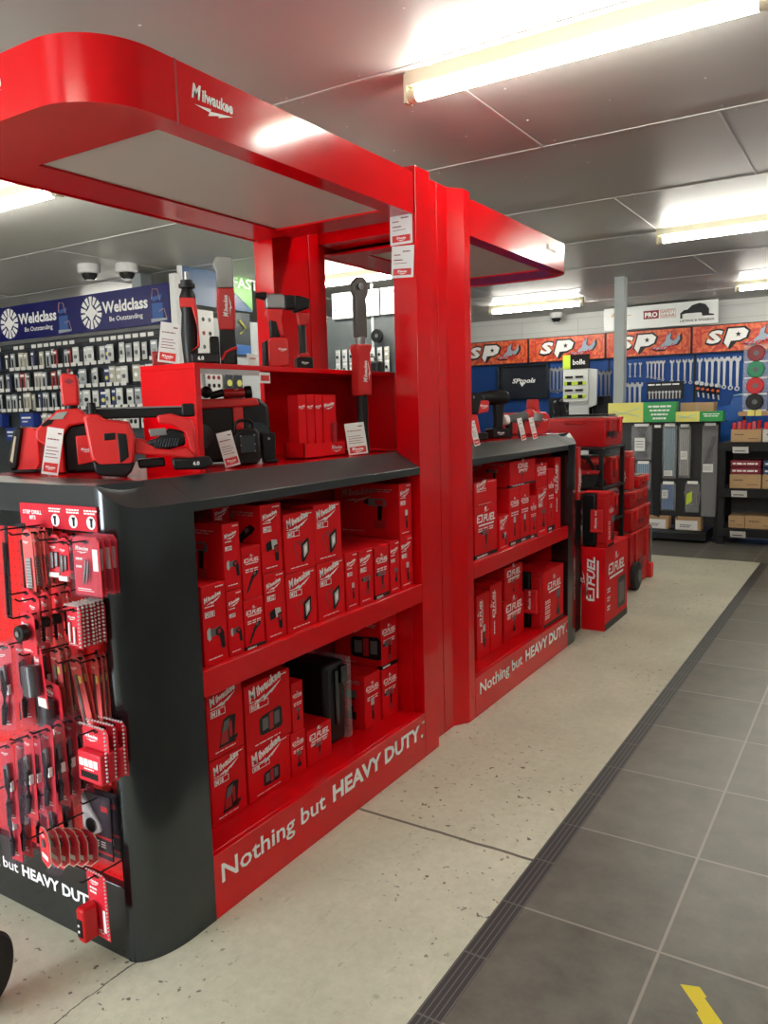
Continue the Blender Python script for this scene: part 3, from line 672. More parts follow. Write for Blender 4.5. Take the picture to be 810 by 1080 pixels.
# ------------------------------------------------------------------ hard case with a carton sleeve
def sleeve_case(w, h, d, label, sleeve=True):
    """thin side with handle faces -y; broad face with sleeve faces +x"""
    r = empty('sleeved_tool_case', (0,0,0), label=label, cat='tool case', group='red and black cases in carton sleeves')
    g = G(); g.box(-w/2, w*.08, 0, d, 0, h); build(g, 'case_half', BLK, r, .018, seg=3)
    g = G(); g.box(w*.085, w/2, 0, d, 0, h); g.box(w*.12, w/2-.012, -.008, .0, .03, h-.03); build(g, 'case_half', TRED, r, .012, seg=3)
    g = G()
    g.box(-w*.12, w*.34, -.022, -.006, h*.28, h*.70); g.box(-w*.12, w*.34, -.028, -.002, h*.28, h*.33); build(g, 'case_handle', mat('bright_red_plastic', (.68,.015,.02), .38), r, .005)
    g = G(); g.T = Matrix.Translation((w*.14,0,h*.36)) @ Matrix.Rotation(-PI/2, 4, 'Y'); g.text('Milwaukee', 0, 0, -.0295, .016, .03, .2, w=h*.2); g.text('M18', h*.24, 0, -.0295, .012, .03)
    build(g, 'case_lettering', WHT, r, smooth=False)
    g = G(); g.box(w/2+.001, w/2+.003, .012, d, .004, h+.004); g.box(-w/2-.002, w/2+.003, .012, d, h+.001, h+.004); sl = build(g, 'carton_sleeve', DRED, r)
    g = G(); g.T = Matrix.Translation((w/2+.0042, 0, 0)) @ Matrix.Rotation(PI/2, 4, 'Z'); fuel(g, d*.2, h*.66, 0, d*.66)
    for i in range(4): g.bars(d*.08, h*(.46-.09*i), 0, d*.25, h*.02, 2)
    build(g, 'sleeve_lettering', WHT, sl, smooth=False)
    g = G(); g.T = Matrix.Translation((w/2+.0042, 0, 0)) @ Matrix.Rotation(PI/2, 4, 'Z'); pic(g, 'wrench', d*.68, h*.32, h*.5, 0); build(g, 'sleeve_picture', PM, sl, smooth=False)
    g = G(); g.box(w/2+.002, w/2+.0045, .012, d, .004, .022); build(g, 'sleeve_band', BLK, sl)
    return r
cs = sleeve_case(.18, .335, .34, 'red and black sleeved tool case on the lower shelf of the further stand'); cs.location = (-1.735, 4.30, .2005)
c2_ = sleeve_case(.175, .36, .14, 'red and black tool case in a carton sleeve standing on the big floor carton'); c2_.location = (-1.60, 5.115, .5635)
# big carton on the floor
r = empty('large_tool_carton', (-1.60, 5.10, 0), 0, 'large red carton standing on the concrete floor beyond the further stand', 'boxed tool')
g = G(); g.box(-.08,.08,0,.54,0,.562); build(g, 'carton_body', DRED, r, .003)
g = G(); g.box(.0795,.081,.001,.539,.001,.05); build(g, 'black_band', BLK, r)
g = G(); g.T = Matrix.Translation((.0812,0,0)) @ Matrix.Rotation(PI/2, 4, 'Z'); fuel(g, .07, .37, 0, .38)
for i in range(3): g.bars(.05, .27-.06*i, 0, .07, .010, 2)
g.T = Matrix.Translation((.01, -.0012, .14)) @ Matrix.Rotation(-PI/2, 4, 'Y'); fuel(g, .06, 0, 0, .30); g.bars(.09, .045, 0, .16, .010)
build(g, 'carton_lettering', WHT, r, smooth=False)
g = G(); g.T = Matrix.Translation((.0812,0,0)) @ Matrix.Rotation(PI/2, 4, 'Z'); pic(g, 'speaker', .38, .20, .22, 0); build(g, 'product_picture', PM, r, smooth=False)
# ------------------------------------------------------------------ tools on show
F53 = R(53)
TR2 = mat('bright_tool_red', (.66,.02,.02), .36)
CARDT = {}
def zp(pts, ox, oy, s): return [((x-ox)*s, (oy-y)*s) for x, y in pts]
def thingg(name, loc, rz, label, cat, group=None): return empty(name, loc, rz, label, cat, group)
def slab(r, name, m, pts, ya, yb, bev=.004):
    g = G(); g.prism(pts, ya, yb, 'xz'); return build(g, name, m, r, bev)
def price_card(loc, rz, h, label, tilt=0., w=None, split=False):
    w = w or h*.42
    r = empty('price_card', loc, rz, label, 'price card', 'price cards beside the tools'); r.rotation_euler = (R(-8), R(tilt), rz)
    g = G(); g.box(-w/2, w/2, 0, .0012, 0, h); build(g, 'card', PAPER, r)
    g = G(); g.box(-w*.42, w*.42, -.0006, 0, h*.05, h*.25); rb = build(g, 'brand_block', TR2, r)
    g = G(); logo(g, -w*.3, h*.14, -.001, w*.6); build(g, 'brand_logo', WHT, rb, smooth=False)
    g = G()
    for k in range(4): g.box(-w*.4, w*(.35-.12*(k % 2)), -.0006, 0, h*(.36+.07*k), h*(.375+.07*k))
    g.bars(-w*.4, h*.74, -.0007, w*.7, h*.025); g.box(w*.17, w*.4, -.0006, 0, h*.87, h*.90)
    build(g, 'print', MAROON, r, smooth=False)
    return r
CZ = ZT+.001
gT = 'cordless tools on the nearest counter'
# a: tilted flood light, far left
r = thingg('flood_light', (-2.40, 1.56, CZ), R(40), 'red and black flood light with tilted lamp face, far left on the counter', 'work light')
o = (55, 440); s = .00076
slab(r, 'housing', TR2, zp([(60,262),(75,245),(130,250),(140,275),(140,400),(120,432),(40,432)], *o, s), .0, .10)
slab(r, 'lamp_frame', BLK, zp([(5,395),(45,255),(70,238),(82,250),(48,415),(20,428)], *o, s), -.012, .11, .006)
slab(r, 'lamp_glass', mat('lamp_glass', (.55,.5,.35), .15), zp([(22,385),(48,280),(56,283),(32,395)], *o, s), -.0135, -.011, .001)
slab(r, 'base', BLK, zp([(20,425),(125,425),(125,440),(25,440)], *o, s), -.01, .11)
# c: site radio / power station with a small slanted screen
r = thingg('power_station', (-2.214, 1.60, CZ), R(48), 'red angular power station with a small slanted grey screen, on the counter', 'cordless tool', gT)
o = (245, 440); s = .00079
slab(r, 'housing', TR2, zp([(140,262),(230,184),(300,180),(347,213),(345,240),(270,250),(240,290),(240,438),(182,438),(178,330),(140,300)], *o, s), -.01, .13, .006)
ar = slab(r, 'carry_arch', BLK, zp([(240,438),(240,285),(268,246),(362,236),(376,285),(376,440)], *o, s), .012, .15, .008)
slab(ar, 'battery_door', TR2, zp([(288,292),(358,288),(366,395),(290,408)], *o, s), .004, .014, .002)
g = G(); g.text('M18', -.0, 0, 0, .01, .02); T0 = None
g = G(); g.T = Matrix.Translation(((305-245)*s, .003, (440-350)*s)); logo(g, 0, 0, 0, .035); build(g, 'brand_logo', WHT, ar, smooth=False)
sc_ = slab(r, 'screen', SCREEN, zp([(198,222),(228,196),(268,192),(248,222)], *o, s), -.0135, -.0105, .001)
slab(r, 'keypad', BLK, zp([(163,245),(190,222),(212,224),(200,240),(175,250)], *o, s), -.0135, -.0105, .001)
r = thingg('flask_shaped_tool', (-2.41, 1.78, CZ), R(48), 'red flask-shaped tool head rising behind the angular power station', 'cordless tool', gT)
g = G(); g.lathe([(.028,0),(.03,.20),(.022,.205),(.022,.22)], n=20); build(g, 'grip', BLK, r)
g = G(); g.prism([(-.027,.218),(.027,.218),(.030,.30),(.024,.325),(-.022,.33),(-.030,.31)], -.027, .027, 'xz'); build(g, 'head', TR2, r, .008, seg=3)
g = G(); g.prism([(-.016,.30),(.0,.312),(.018,.30),(.0,.290)], -.029, -.026, 'xz'); g.cyl((0,0,.33),(0,0,.345), .006); build(g, 'nozzle', MAROON, r)
# e: tool with a long black rail
r = thingg('rail_tool', (-1.907, 1.53, CZ), R(48), 'red cordless tool with a long black rail on top and ribbed black grip', 'cordless tool', gT)
o = (430, 455); s = .00079
slab(r, 'front_housing', TR2, zp([(345,228),(365,220),(398,222),(415,240),(500,252),(520,312),(512,398),(478,430),(385,412),(362,378)], *o, s), -.03, .05, .008)
slab(r, 'front_housing_foot', BLK, zp([(368,385),(392,402),(515,402),(500,435),(480,455),(385,445),(372,425)], *o, s), -.034, .054, .006)
slab(r, 'vent', BLK, zp([(412,292),(452,290),(450,315),(412,318)], *o, s), -.033, -.029, .002)
slab(r, 'vent', BLK, zp([(458,292),(490,296),(494,380),(462,402)], *o, s), -.033, -.029, .002)
g = G(); g.box((350-430)*s, (700-430)*s, .01, .055, (455-240)*s, (455-203)*s); rl = build(g, 'rail', BLK, r, .004)
g = G(); g.box((365-430)*s, (690-430)*s, .008, .057, (455-204)*s, (455-198)*s); build(g, 'rail_strip', SILV, rl)
g = G(); g.box((692-430)*s, (740-430)*s, .004, .06, (455-240)*s, (455-190)*s); build(g, 'rail_end', BLK, rl, .005)
g = G(); g.cyl(((375-430)*s,-.01,(455-222)*s), ((375-430)*s,-.01,(455-180)*s), .012); build(g, 'lock_knob', BLK, r, .002)
slab(r, 'neck', TR2, zp([(508,312),(545,318),(600,352),(660,362),(700,352),(742,388),(720,402),(640,386),(515,372)], *o, s), -.01, .04, .006)
slab(r, 'grip', BLK, zp([(548,332),(600,314),(640,280),(695,292),(700,345),(640,360),(590,352)], *o, s), -.014, .044, .008)
g = G()
for k in range(9): g.cyl(((585+k*10-430)*s,-.016,(455-352+k*.6)*s), ((595+k*10-430)*s,-.016,(455-318)*s), .003, n=6)
build(g, 'grip_rib', DARK, r)
slab(r, 'rear_frame', TR2, zp([(600,232),(650,226),(728,250),(736,290),(742,388),(716,370),(700,300),(650,268),(605,262)], *o, s), -.012, .042, .006)
slab(r, 'name_plate', SILV, zp([(568,282),(628,278),(634,305),(575,310)], *o, s), -.016, -.012, .001)
bt = slab(r, 'battery', BLK, zp([(645,394),(785,392),(797,418),(762,438),(650,436)], *o, s), -.03, .06, .006)
g = G(); g.text('6.0', (722-430)*s, (455-420)*s, -.0305, .011, .03); build(g, 'battery_lettering', WHT, bt, smooth=False)
slab(r, 'battery', BLK, zp([(520,394),(620,390),(622,424),(525,428)], *o, s), .01, .07, .006)
# f: site radio and laser
r = thingg('site_radio', (-1.985, 2.10, CZ), R(50), 'black jobsite radio with red frame standing under the red riser', 'radio')
o = (320, 300); s = .00142
slab(r, 'cabinet', BLK, zp([(210,150),(225,138),(405,138),(428,158),(434,270),(412,292),(215,300),(206,180)], *o, s), 0, .15, .012)
slab(r, 'top_rail', TR2, zp([(232,140),(398,138),(404,158),(238,164)], *o, s), -.012, .13, .006)
slab(r, 'centre_bar', TR2, zp([(336,160),(362,160),(360,292),(340,292)], *o, s), -.012, .01, .004)
for x in (255, 395):
    g = G(); g.cyl(((x-320)*s, -.004, .10), ((x-320)*s, .004, .10), .045, n=24); build(g, 'speaker_grille', DARK, r)
r = thingg('small_driver', (-2.02, 2.13, CZ+.222), R(50), 'small red driver with black knob lying on top of the site radio', 'cordless tool', gT)
g = G(); g.cyl((.0,0,.025),(.075,0,.028), .017, n=16); build(g, 'body', TR2, r, .003)
g = G(); g.cyl((.075,0,.028),(.10,0,.03), .023, n=16); build(g, 'cap', BLK, r, .003)
g = G(); g.cyl((-.05,0,.018),(-.0,0,.03), .014, n=12); g.ball((-.06,0,.032), .022); build(g, 'knob', BLK, r)
g = G(); g.cyl((.035,-.018,.04),(.05,-.018,.04),.002); build(g, 'print', WHT, r)
r = thingg('laser_level', (-1.845, 2.045, CZ), R(55), 'black laser level with carry handle in front of the site radio', 'measuring tool')
o = (310, 298); s = .00118
slab(r, 'housing', BLK, zp([(274,210),(290,196),(340,192),(350,205),(352,285),(340,298),(282,298),(270,262)], *o, s), 0, .09, .008)
g = G(); g.tube([((x-310)*s, .045, (298-y)*s) for x, y in ((284,200),(288,178),(300,170),(328,168),(338,176),(342,196))], .0055); build(g, 'handle', BLK, r)
slab(r, 'front_plate', DARK, zp([(290,212),(336,210),(336,262),(290,264)], *o, s), -.004, 0, .002)
g = G()
for x, y in ((293,214),(333,212),(293,240),(333,238),(333,258)): g.cyl(((x-310)*s,-.005,(298-y)*s), ((x-310)*s,-.003,(298-y)*s), .003, n=8)
build(g, 'screw', SILV, r)
r = thingg('laser_bracket', (-1.83, 2.15, CZ), R(55), 'small upright black bracket standing right of the laser level', 'measuring tool')
g = G(); g.box(-.02,.028,0,.05,0,.012); g.box(-.02,.028,.03,.05,0,.105); build(g, 'bracket', BLK, r, .003)
g = G(); g.cyl((.004,.028,.085),(.004,.031,.085), .005, n=10); build(g, 'screw', SILV, r)
price_card((-1.80, 1.925, CZ+.006), R(50), .115, 'small white price card leaning at the laser level', -12, .05)
price_card((-2.16, 1.50, CZ+.005), R(45), .145, 'tall white price card leaning against the angular power station', 10, .048)
price_card((-1.76, 2.60, CZ+.004), R(60), .125, 'white price card right of the red counter tray', -4, .085)
# tray with four slim packs
r = thingg('display_tray', (-1.84, 2.49, CZ), S, 'low red display tray with a brand logo holding slim packs', 'display tray')
g = G(); g.box(-.135,.135,0,.004,0,.055); g.box(-.135,.135,.09,.094,0,.075); g.box(-.135,-.131,.0,.094,0,.06); g.box(.131,.135,.0,.094,0,.06); g.box(-.135,.135,0,.094,0,.004)
build(g, 'tray', DRED, r)
g = G(); logo(g, .04, .028, -.001, .07); build(g, 'brand_logo', WHT, r, smooth=False)
for k in range(4):
    last = k == 3
    x = -.105+.052*k
    q = thingg('slim_tool_pack', (-1.866, 2.49+x+(.02 if last else 0), CZ+.0045), S, ('slim red pack in the counter tray, leftmost of four', 'slim red pack in the counter tray, second of four', 'slim red pack in the counter tray, third of four', 'wide red pack with a pen-shaped tool window, right end of the counter tray')[k], 'boxed tool', 'slim packs in the counter tray')
    w = .085 if last else .046
    g = G(); g.box(-w/2,w/2,0,.05,0,.235); build(g, 'pack_body', DRED, q, .002)
    g = G(); logo(g, -w*.42, .185, -.001, w*.8, rot=R(12)); g.text('M12', -w*.4, .03, -.001, .008, .02); build(g, 'pack_lettering', WHT, q, smooth=False)
    if last:
        g = G(); g.box(.002,.04,-.012,0,.01,.13); build(g, 'window', FILM, q, .004)
        g = G(); g.cyl((.02,-.004,.02),(.02,-.004,.12), .006); build(g, 'pen_tool', TRED, q)
    else:
        g = G(); g.box(-w/2, w/2, -.0012, 0, .0, .02); build(g, 'foot_band', BLK, q)
# i: long-reach ratchet
r = thingg('long_ratchet', (-1.846, 2.765, CZ), R(70), 'tall grey-headed long reach ratchet standing upright beside the red column', 'cordless tool', gT)
g = G(); g.lathe([(.026,0),(.026,.05),(.022,.07),(.024,.235),(.03,.24)], n=18); build(g, 'grip', BLK, r)
g = G(); g.prism([(-.032,.235),(.032,.235),(.034,.30),(.03,.41),(.038,.425),(.036,.445),(-.036,.445),(-.038,.42),(-.03,.40),(-.034,.30)], -.028, .028, 'xz'); bd = build(g, 'housing', TR2, r, .007, seg=3)
g = G(); g.T = Matrix.Translation((.008,-.0295,.29)) @ Matrix.Rotation(-PI/2, 4, 'Y'); logo(g, 0, 0, 0, .09); build(g, 'brand_logo', WHT, bd, smooth=False)
g = G(); g.cyl((0,0,.445),(0,0,.475), .02, n=16); build(g, 'collar', SILV, r)
g = G(); g.prism([(-.026,.472),(.026,.472),(.026,.60),(.022,.625),(.036,.65),(.038,.69),(.02,.715),(-.01,.715),(-.034,.695),(-.036,.66),(-.024,.635),(-.026,.60)], -.016, .016, 'xz'); build(g, 'neck', mat('dull_grey_metal', (.13,.125,.12), .38, .6), r, .005)
g = G(); g.cyl((-.008,-.026,.675),(-.008,.02,.675), .014, n=14); build(g, 'drive_head', STEEL, r)
# riser top
RZ = 1.6695
r = thingg('small_red_case', (-2.09, 1.90, RZ), R(50), 'tiny red case at the left end of the riser top', 'tool case')
g = G(); g.box(-.021,.021,0,.03,0,.048); build(g, 'shell', mat('dull_red', (.35,.02,.02), .5), r, .004)
g = G(); g.cyl((0,-.002,.028),(0,0,.028), .008, n=12); build(g, 'emblem', BLK, r)
price_card((-2.035, 1.885, RZ+.006), R(47), .135, 'white price card standing on the left end of the riser', 8, .062)
r = thingg('rotary_tool', (-1.985, 1.945, RZ), R(46), 'upright black rotary tool with red collar on a 6.0 battery', 'cordless tool', 'cordless tools on the riser')
g = G(); g.lathe([(.022,0),(.026,.05),(.028,.10),(.022,.17),(.027,.19),(.027,.22),(.016,.25)], n=18); build(g, 'body', BLK, r)
g = G(); g.prism([(.0,.04),(.024,.06),(.027,.12),(.012,.185),(-.026,.185),(-.026,.215),(.022,.215),(.03,.17),(.032,.06)], -.029, -.008, 'xz'); build(g, 'red_shell', TR2, r, .004)
g = G(); g.cyl((.012,-.028,.20),(.012,-.02,.20), .014, n=16); build(g, 'dial', BLK, r, .002)
g = G(); g.cyl((0,0,.25),(0,0,.262), .027, n=18); g.cyl((0,0,.262),(0,0,.275), .02, n=16); build(g, 'collar', BLK, r)
g = G(); g.cyl((0,0,.275),(0,0,.302), .0075, n=10); build(g, 'bit', SILV, r)
g = G(); g.box(.0,.09,-.045,-.0,0,.034); bt = build(g, 'battery', BLK, r, .006)
g = G(); g.text('6.0', .022, .012, -.0458, .012, .03); build(g, 'battery_lettering', WHT, bt, smooth=False)
r = thingg('right_angle_driver', (-1.965, 2.105, RZ), R(46), 'upright red and black stick driver with a square grey head on the riser', 'cordless tool', 'cordless tools on the riser')
g = G(); g.prism([(-.026,0),(.03,0),(.030,.06),(.026,.125),(-.026,.13),(-.028,.06)], -.025, .025, 'xz'); build(g, 'grip', BLK, r, .008, seg=3)
g = G(); g.tube([(-.024,-.026,.02),(-.008,-.028,.045),(.012,-.028,.055),(.03,-.026,.06)], .005); build(g, 'red_trim', TR2, r)
g = G(); g.prism([(-.027,.12),(.027,.12),(.031,.20),(.029,.265),(-.028,.265),(-.031,.20)], -.027, .027, 'xz'); bd = build(g, 'housing', TR2, r, .007, seg=3)
g = G(); g.T = Matrix.Translation((.005,-.0285,.165)) @ Matrix.Rotation(-PI/2, 4, 'Y'); logo(g, 0, 0, 0, .075); build(g, 'brand_logo', WHT, bd, smooth=False)
g = G(); g.prism([(-.029,.262),(.029,.262),(.029,.36),(.024,.368),(-.03,.368),(-.036,.35),(-.036,.33),(-.029,.32)], -.028, .028, 'xz'); build(g, 'head', mat('satin_grey_metal', (.20,.20,.195), .35, .7), r, .004)
g = G(); g.box(-.062,-.03,-.02,.03,0,.10); build(g, 'battery', BLK, r, .006)
r = thingg('rivet_gun', (-1.955, 2.40, RZ), R(50), 'rivet gun with silver head, black nozzle and red body on the riser', 'cordless tool', 'cordless tools on the riser')
o = (440, 470); s = .00095     # crop at 3.52 px per px
slab(r, 'head', SILV, zp([(372,205),(385,180),(440,180),(450,190),(450,240),(375,240)], *o, s), -.02, .02, .006)
g = G(); g.cyl(((335-440)*s,0,(470-186)*s), ((378-440)*s,0,(470-190)*s), .010, .017, n=14); build(g, 'nozzle', BLK, r)
g = G(); g.box((448-440)*s, (492-440)*s, -.02, .02, (470-240)*s, (470-185)*s); build(g, 'rear_housing', BLK, r, .006)
slab(r, 'trigger_shell', TR2, zp([(375,240),(440,240),(432,280),(440,345),(425,345),(412,290),(385,285),(372,262)], *o, s), -.018, .018, .004)
slab(r, 'grip', BLK, zp([(390,262),(415,285),(425,350),(388,352),(385,290)], *o, s), -.016, .016, .006)
bt = slab(r, 'battery', TR2, zp([(372,375),(392,350),(450,355),(455,462),(372,468)], *o, s), -.035, .035, .006)
g = G(); g.T = Matrix.Translation(((412-440)*s, -.036, (470-400)*s)); logo(g, 0, 0, 0, .032); build(g, 'brand_logo', WHT, bt, smooth=False)
slab(r, 'battery_side', BLK, zp([(358,370),(372,360),(372,470),(355,470)], *o, s), -.03, .03, .004)
r = thingg('compact_drill', (-1.965, 2.53, RZ), R(50), 'compact drill with black head and red collar behind the rivet gun', 'cordless tool', 'cordless tools on the riser')
g = G(); g.prism([(-.035,.215),(.03,.235),(.035,.27),(-.02,.285),(-.04,.26)], -.022, .022, 'xz'); build(g, 'head', BLK, r, .007, seg=3)
g = G(); g.prism([(-.012,.17),(.022,.17),(.028,.215),(-.018,.22)], -.02, .02, 'xz'); build(g, 'collar', TR2, r, .005)
g = G(); g.lathe([(.018,.05),(.015,.08),(.016,.17)], n=14); build(g, 'grip', BLK, r)
g = G(); g.prism([(-.018,.045),(.022,.045),(.02,.062),(-.014,.062)], -.02, .02, 'xz'); build(g, 'foot', TR2, r, .003)
g = G(); g.box(-.03,.035,-.03,.03,0,.045); bt = build(g, 'battery', BLK, r, .006)
g = G(); logo(g, -.012, .022, -.031, .028); build(g, 'brand_logo', WHT, bt, smooth=False)
for k, (x, y, z, lb) in enumerate(((-1.883, 2.20, 1.655, 'small white and red tag stuck under the edge of the riser shelf'), (-1.884, 2.14, 1.6695, 'plain white tag standing on the riser edge'))):
    r = thingg('shelf_tag', (x, y if not k else y, z if k else 1.607), S, lb, 'price card')
    g = G(); g.box(-.028,.028,0,.0015,0,.038); build(g, 'card', PAPER, r)
    g = G(); g.box(-.022,.022,-.0008,0,.008,.028) if k == 0 else g.box(-.015,.015,-.0008,0,.02,.023); build(g, 'brand_block', TR2, r)
# tags on the big column, facing the camera side
for k, (z0, lb) in enumerate(((2.163, 'upper white price tag stuck on the near face of the red column'), (2.032, 'lower white price tag stuck on the near face of the red column'))):
    r = thingg('column_tag', (-1.690, 2.851, z0), 0, lb, 'price card'); r.rotation_euler = (0, R(3 if k else 0), 0)
    g = G(); g.box(-.052,.052,-.0015,0,0,.125); build(g, 'card', PAPER, r)
    g = G(); g.box(-.042,.042,-.0022,-.0015,.01,.036); rb = build(g, 'brand_block', TR2, r)
    g = G(); logo(g, -.022, .021, -.0028, .045); build(g, 'brand_logo', WHT, rb, smooth=False)
    g = G(); g.bars(-.04, .088, -.002, .03, .004); g.box(-.04,.0,-.002,-.0015,.068,.072); g.box(-.04,.02,-.002,-.0015,.056,.058); g.bars(.0, .10, -.002, .035, .005)
    build(g, 'print', MAROON, r, smooth=False)
# ------------------------------------------------------------------ tools on the further counter
gN = 'cordless tools on the further counter'
def drill(loc, rz, label, s=1., body=TR2):
    r = thingg('cordless_drill', loc, rz, label, 'cordless tool', gN); r.scale = (s, s, s)
    g = G(); g.lathe([(.012,-.13),(.024,-.12),(.03,-.07),(.034,-.06),(.036,.03),(.03,.05),(.016,.055)], (0,0,.19), 'x', 18); build(g, 'motor_housing', body, r)
    g = G(); g.cyl((-.135,0,.19),(-.085,0,.19), .013, .024, n=16); build(g, 'chuck', BLK, r)
    g = G(); g.prism([(-.02,.165),(.032,.165),(.022,.055),(.03,.045),(-.022,.045),(-.014,.06)], -.016, .016, 'xz'); build(g, 'grip', BLK, r, .007)
    g = G(); g.box(-.05,.045,-.035,.035,0,.045); bt = build(g, 'battery', BLK, r, .006)
    g = G(); logo(g, -.025, .022, -.036, .04); build(g, 'brand_logo', WHT, bt, smooth=False)
    return r
r = thingg('nail_gun', (-1.88, 3.90, CZ), R(65), 'black and red nailer standing at the left end of the further counter', 'cordless tool', gN)
g = G(); g.prism([(-.09,.14),(-.09,.235),(-.06,.255),(.03,.25),(.05,.23),(.05,.15),(.0,.14)], -.03, .03, 'xz'); build(g, 'motor_housing', BLK, r, .008)
g = G(); g.prism([(.0,.14),(.075,.15),(.08,.21),(.02,.215)], -.034, .034, 'xz'); b_ = build(g, 'side_cover', TR2, r, .008)
g = G(); logo(g, .012, .18, -.0355, .055); build(g, 'brand_logo', WHT, b_, smooth=False)
g = G(); g.prism([(-.06,.14),(.0,.14),(.03,.0),(-.05,.0)], -.03, .03, 'xz'); build(g, 'magazine', TR2, r, .008)
g = G(); g.box(-.03,.07,-.035,.035,0,.04); build(g, 'battery', BLK, r, .006)
g = G(); g.text('3', -.03, .225, -.031, .012, .03); build(g, 'dial', WHT, r, smooth=False)
drill((-1.88, 4.20, CZ), R(60), 'drill pointing left between nailer and grinder on the further counter', 1.2, BLK)
r = thingg('angle_grinder', (-1.80, 4.40, CZ), R(60), 'angle grinder with a silver guard lying on the further counter', 'cordless tool', gN)
g = G(); g.cyl((-.12,0,.10),(.02,0,.12), .026, .03, n=16); build(g, 'body', GRY, r, .004)
g = G(); g.ball((.04,0,.12), (.045,.04,.04)); build(g, 'gear_head', TR2, r)
g = G(); g.cyl((.07,0,.085),(.078,0,.13), .05, n=24); build(g, 'guard', SILV, r, .002)
g = G(); g.cyl((-.02,0,0),(-.02,0,.10), .02, n=12); g.cyl((-.11,0,0),(-.11,0,.095), .022, n=12); build(g, 'battery', BLK, r)
g = G(); g.cyl((-.15,0,.098),(-.119,0,.10), .03, n=16); build(g, 'end_cap', WHT, r, .004)
r = thingg('red_tool_case', (-1.86, 4.66, CZ+.003), R(60), 'red toolbox with raised handle at the right end of the further counter', 'tool case')
g = G(); g.prism([(-.17,0),(.13,0),(.15,.03),(.15,.11),(.12,.135),(-.15,.135),(-.17,.11)], 0, .16, 'xz'); build(g, 'shell', TR2, r, .008)
g = G(); g.prism([(.06,.13),(.10,.13),(.09,.17),(.085,.215),(.06,.215),(.055,.17)], .03, .12, 'xz'); build(g, 'handle', TR2, r, .006)
g = G(); g.box(.0,.06,-.004,0,.04,.075); lt = build(g, 'latch', MAROON, r, .002)
g = G(); logo(g, .09, .085, -.001, .045); build(g, 'brand_logo', WHT, r, smooth=False)
for y, lb in ((3.56, 'white price strip hanging at the left end of the further counter'), (4.16, 'white price strip in the middle of the further counter'), (4.33, 'white price strip right of the middle on the further counter')):
    price_card((-1.70, y, CZ-.011), R(65), .125, lb, -10, .035)
# ------------------------------------------------------------------ packs hanging on the pegboard
PRED = mat('pack_card_red', (.66,.015,.035), .42)
PINK = mat('pack_card_pale', (.72,.10,.10), .45)
YP = 1.339      # face of the pegboard
used = {}
def proto(key, fn):
    if key in used: return copy_tree(used[key])
    o = fn(); used[key] = o; return o
def pbase(name):
    r = bpy.data.objects.new(name, None); C.objects.link(r); r.empty_display_size = .02; return r
def card(r, w, h, m=PRED, t=.0009, hole=True, logo_=True, taper=0):
    g = G(); e = .012
    pts = [(-w/2+e,0),(w/2-e,0),(w/2,-e),(w/2-taper,-h),(-w/2+taper,-h),(-w/2,-e)]
    g.prism(pts, 0, t, 'xz'); c = build(g, 'backing_card', m, r)
    g = G()
    if logo_: logo(g, -w*.40, -.034, -.0006, w*.5)
    g.box(-w*.4, w*.1, -.0006, 0, -h*.9, -h*.885); g.box(-w*.4, w*.2, -.0006, 0, -h*.93, -h*.92)
    build(g, 'card_lettering', WHT, c, smooth=False)
    if hole:
        g = G(); g.prism([(-.012,-.010),(.012,-.010),(.012,-.016),(.004,-.016),(0,-.020),(-.004,-.016),(-.012,-.016)], -.0007, .0015, 'xz'); build(g, 'hanging_slot', BLK, c, smooth=False)
    return c
def blister(r, x0, x1, z0, z1, d, m=None, bev=.006):
    g = G(); g.box(x0, x1, -d, -.001, z0, z1); return build(g, 'blister', m or FILM, r, bev)
def k_step():
    r = pbase('step_bit_pack'); w, h = .098, .150
    c = card(r, w, h)
    g = G(); g.tube([(-.008,-.008,-.12),(0,-.008,-.09),(.006,-.008,-.055)], [.0025,.004,.0025]); g.tube([(.006,-.008,-.115),(.01,-.008,-.09),(.014,-.008,-.06)], [.002,.0035,.002]); build(g, 'step_bit', STEEL, r)
    g = G(); g.box(.024,.042,-.0014,-.0006,-.085,-.03); g.bars(-.04, -.06, -.001, .025, .006, 2, .02); build(g, 'print', WHT, c, smooth=False)
    blister(r, -w/2, w/2, -h-.004, .004, .014); return r
def k_long():
    r = pbase('long_blade_pack'); c = card(r, .038, .165, PINK)
    g = G(); g.box(-.008,.010,-.004,0,-.155,-.075); build(g, 'blade', SILV, r)
    g = G()
    for k in range(9): g.box(-.007,.009,-.0045,-.004,-.150+.008*k,-.147+.008*k)
    build(g, 'scale_marks', GRY, r); return r
def k_small():
    r = pbase('small_bit_pack'); card(r, .042, .115, hole=True)
    g = G(); g.box(-.014,-.002,-.006,0,-.09,-.045); g.box(.003,.014,-.006,0,-.085,-.045); build(g, 'bit', STEEL, r, .002)
    g = G(); g.box(-.018,.018,-.007,-.001,-.112,-.100); build(g, 'size_label', WHT, r); return r
def k_hole():
    r = pbase('hole_saw_pack'); card(r, .056, .135, taper=.004)
    g = G(); g.cyl((.008,-.02,-.075),(.008,-.002,-.075), .014, n=18); g.cyl((.008,-.014,-.06),(.008,-.014,-.125), .0045, n=8); build(g, 'hole_saw', BLK, r)
    g = G(); g.cyl((.008,-.021,-.075),(.008,-.02,-.075), .006, n=10); build(g, 'arbor', SILV, r); return r
def k_brush():
    r = pbase('studded_pack'); card(r, .056, .112)
    g = G(); g.box(-.018,-.012,-.006,-.001,-.095,-.045); g.box(.0,.006,-.006,-.001,-.10,-.055); build(g, 'bit', WHT, r, .002)
    g = G()
    for k in range(11): g.ball((.027,-.006,-.006-.0098*k), .0036, 6, k=4)
    for k in range(6): g.ball((-.022+.0095*k,-.006,.001), .0036, 6, k=4)
    build(g, 'stud', mat('pale_stud', (.62,.55,.55), .25), r); return r
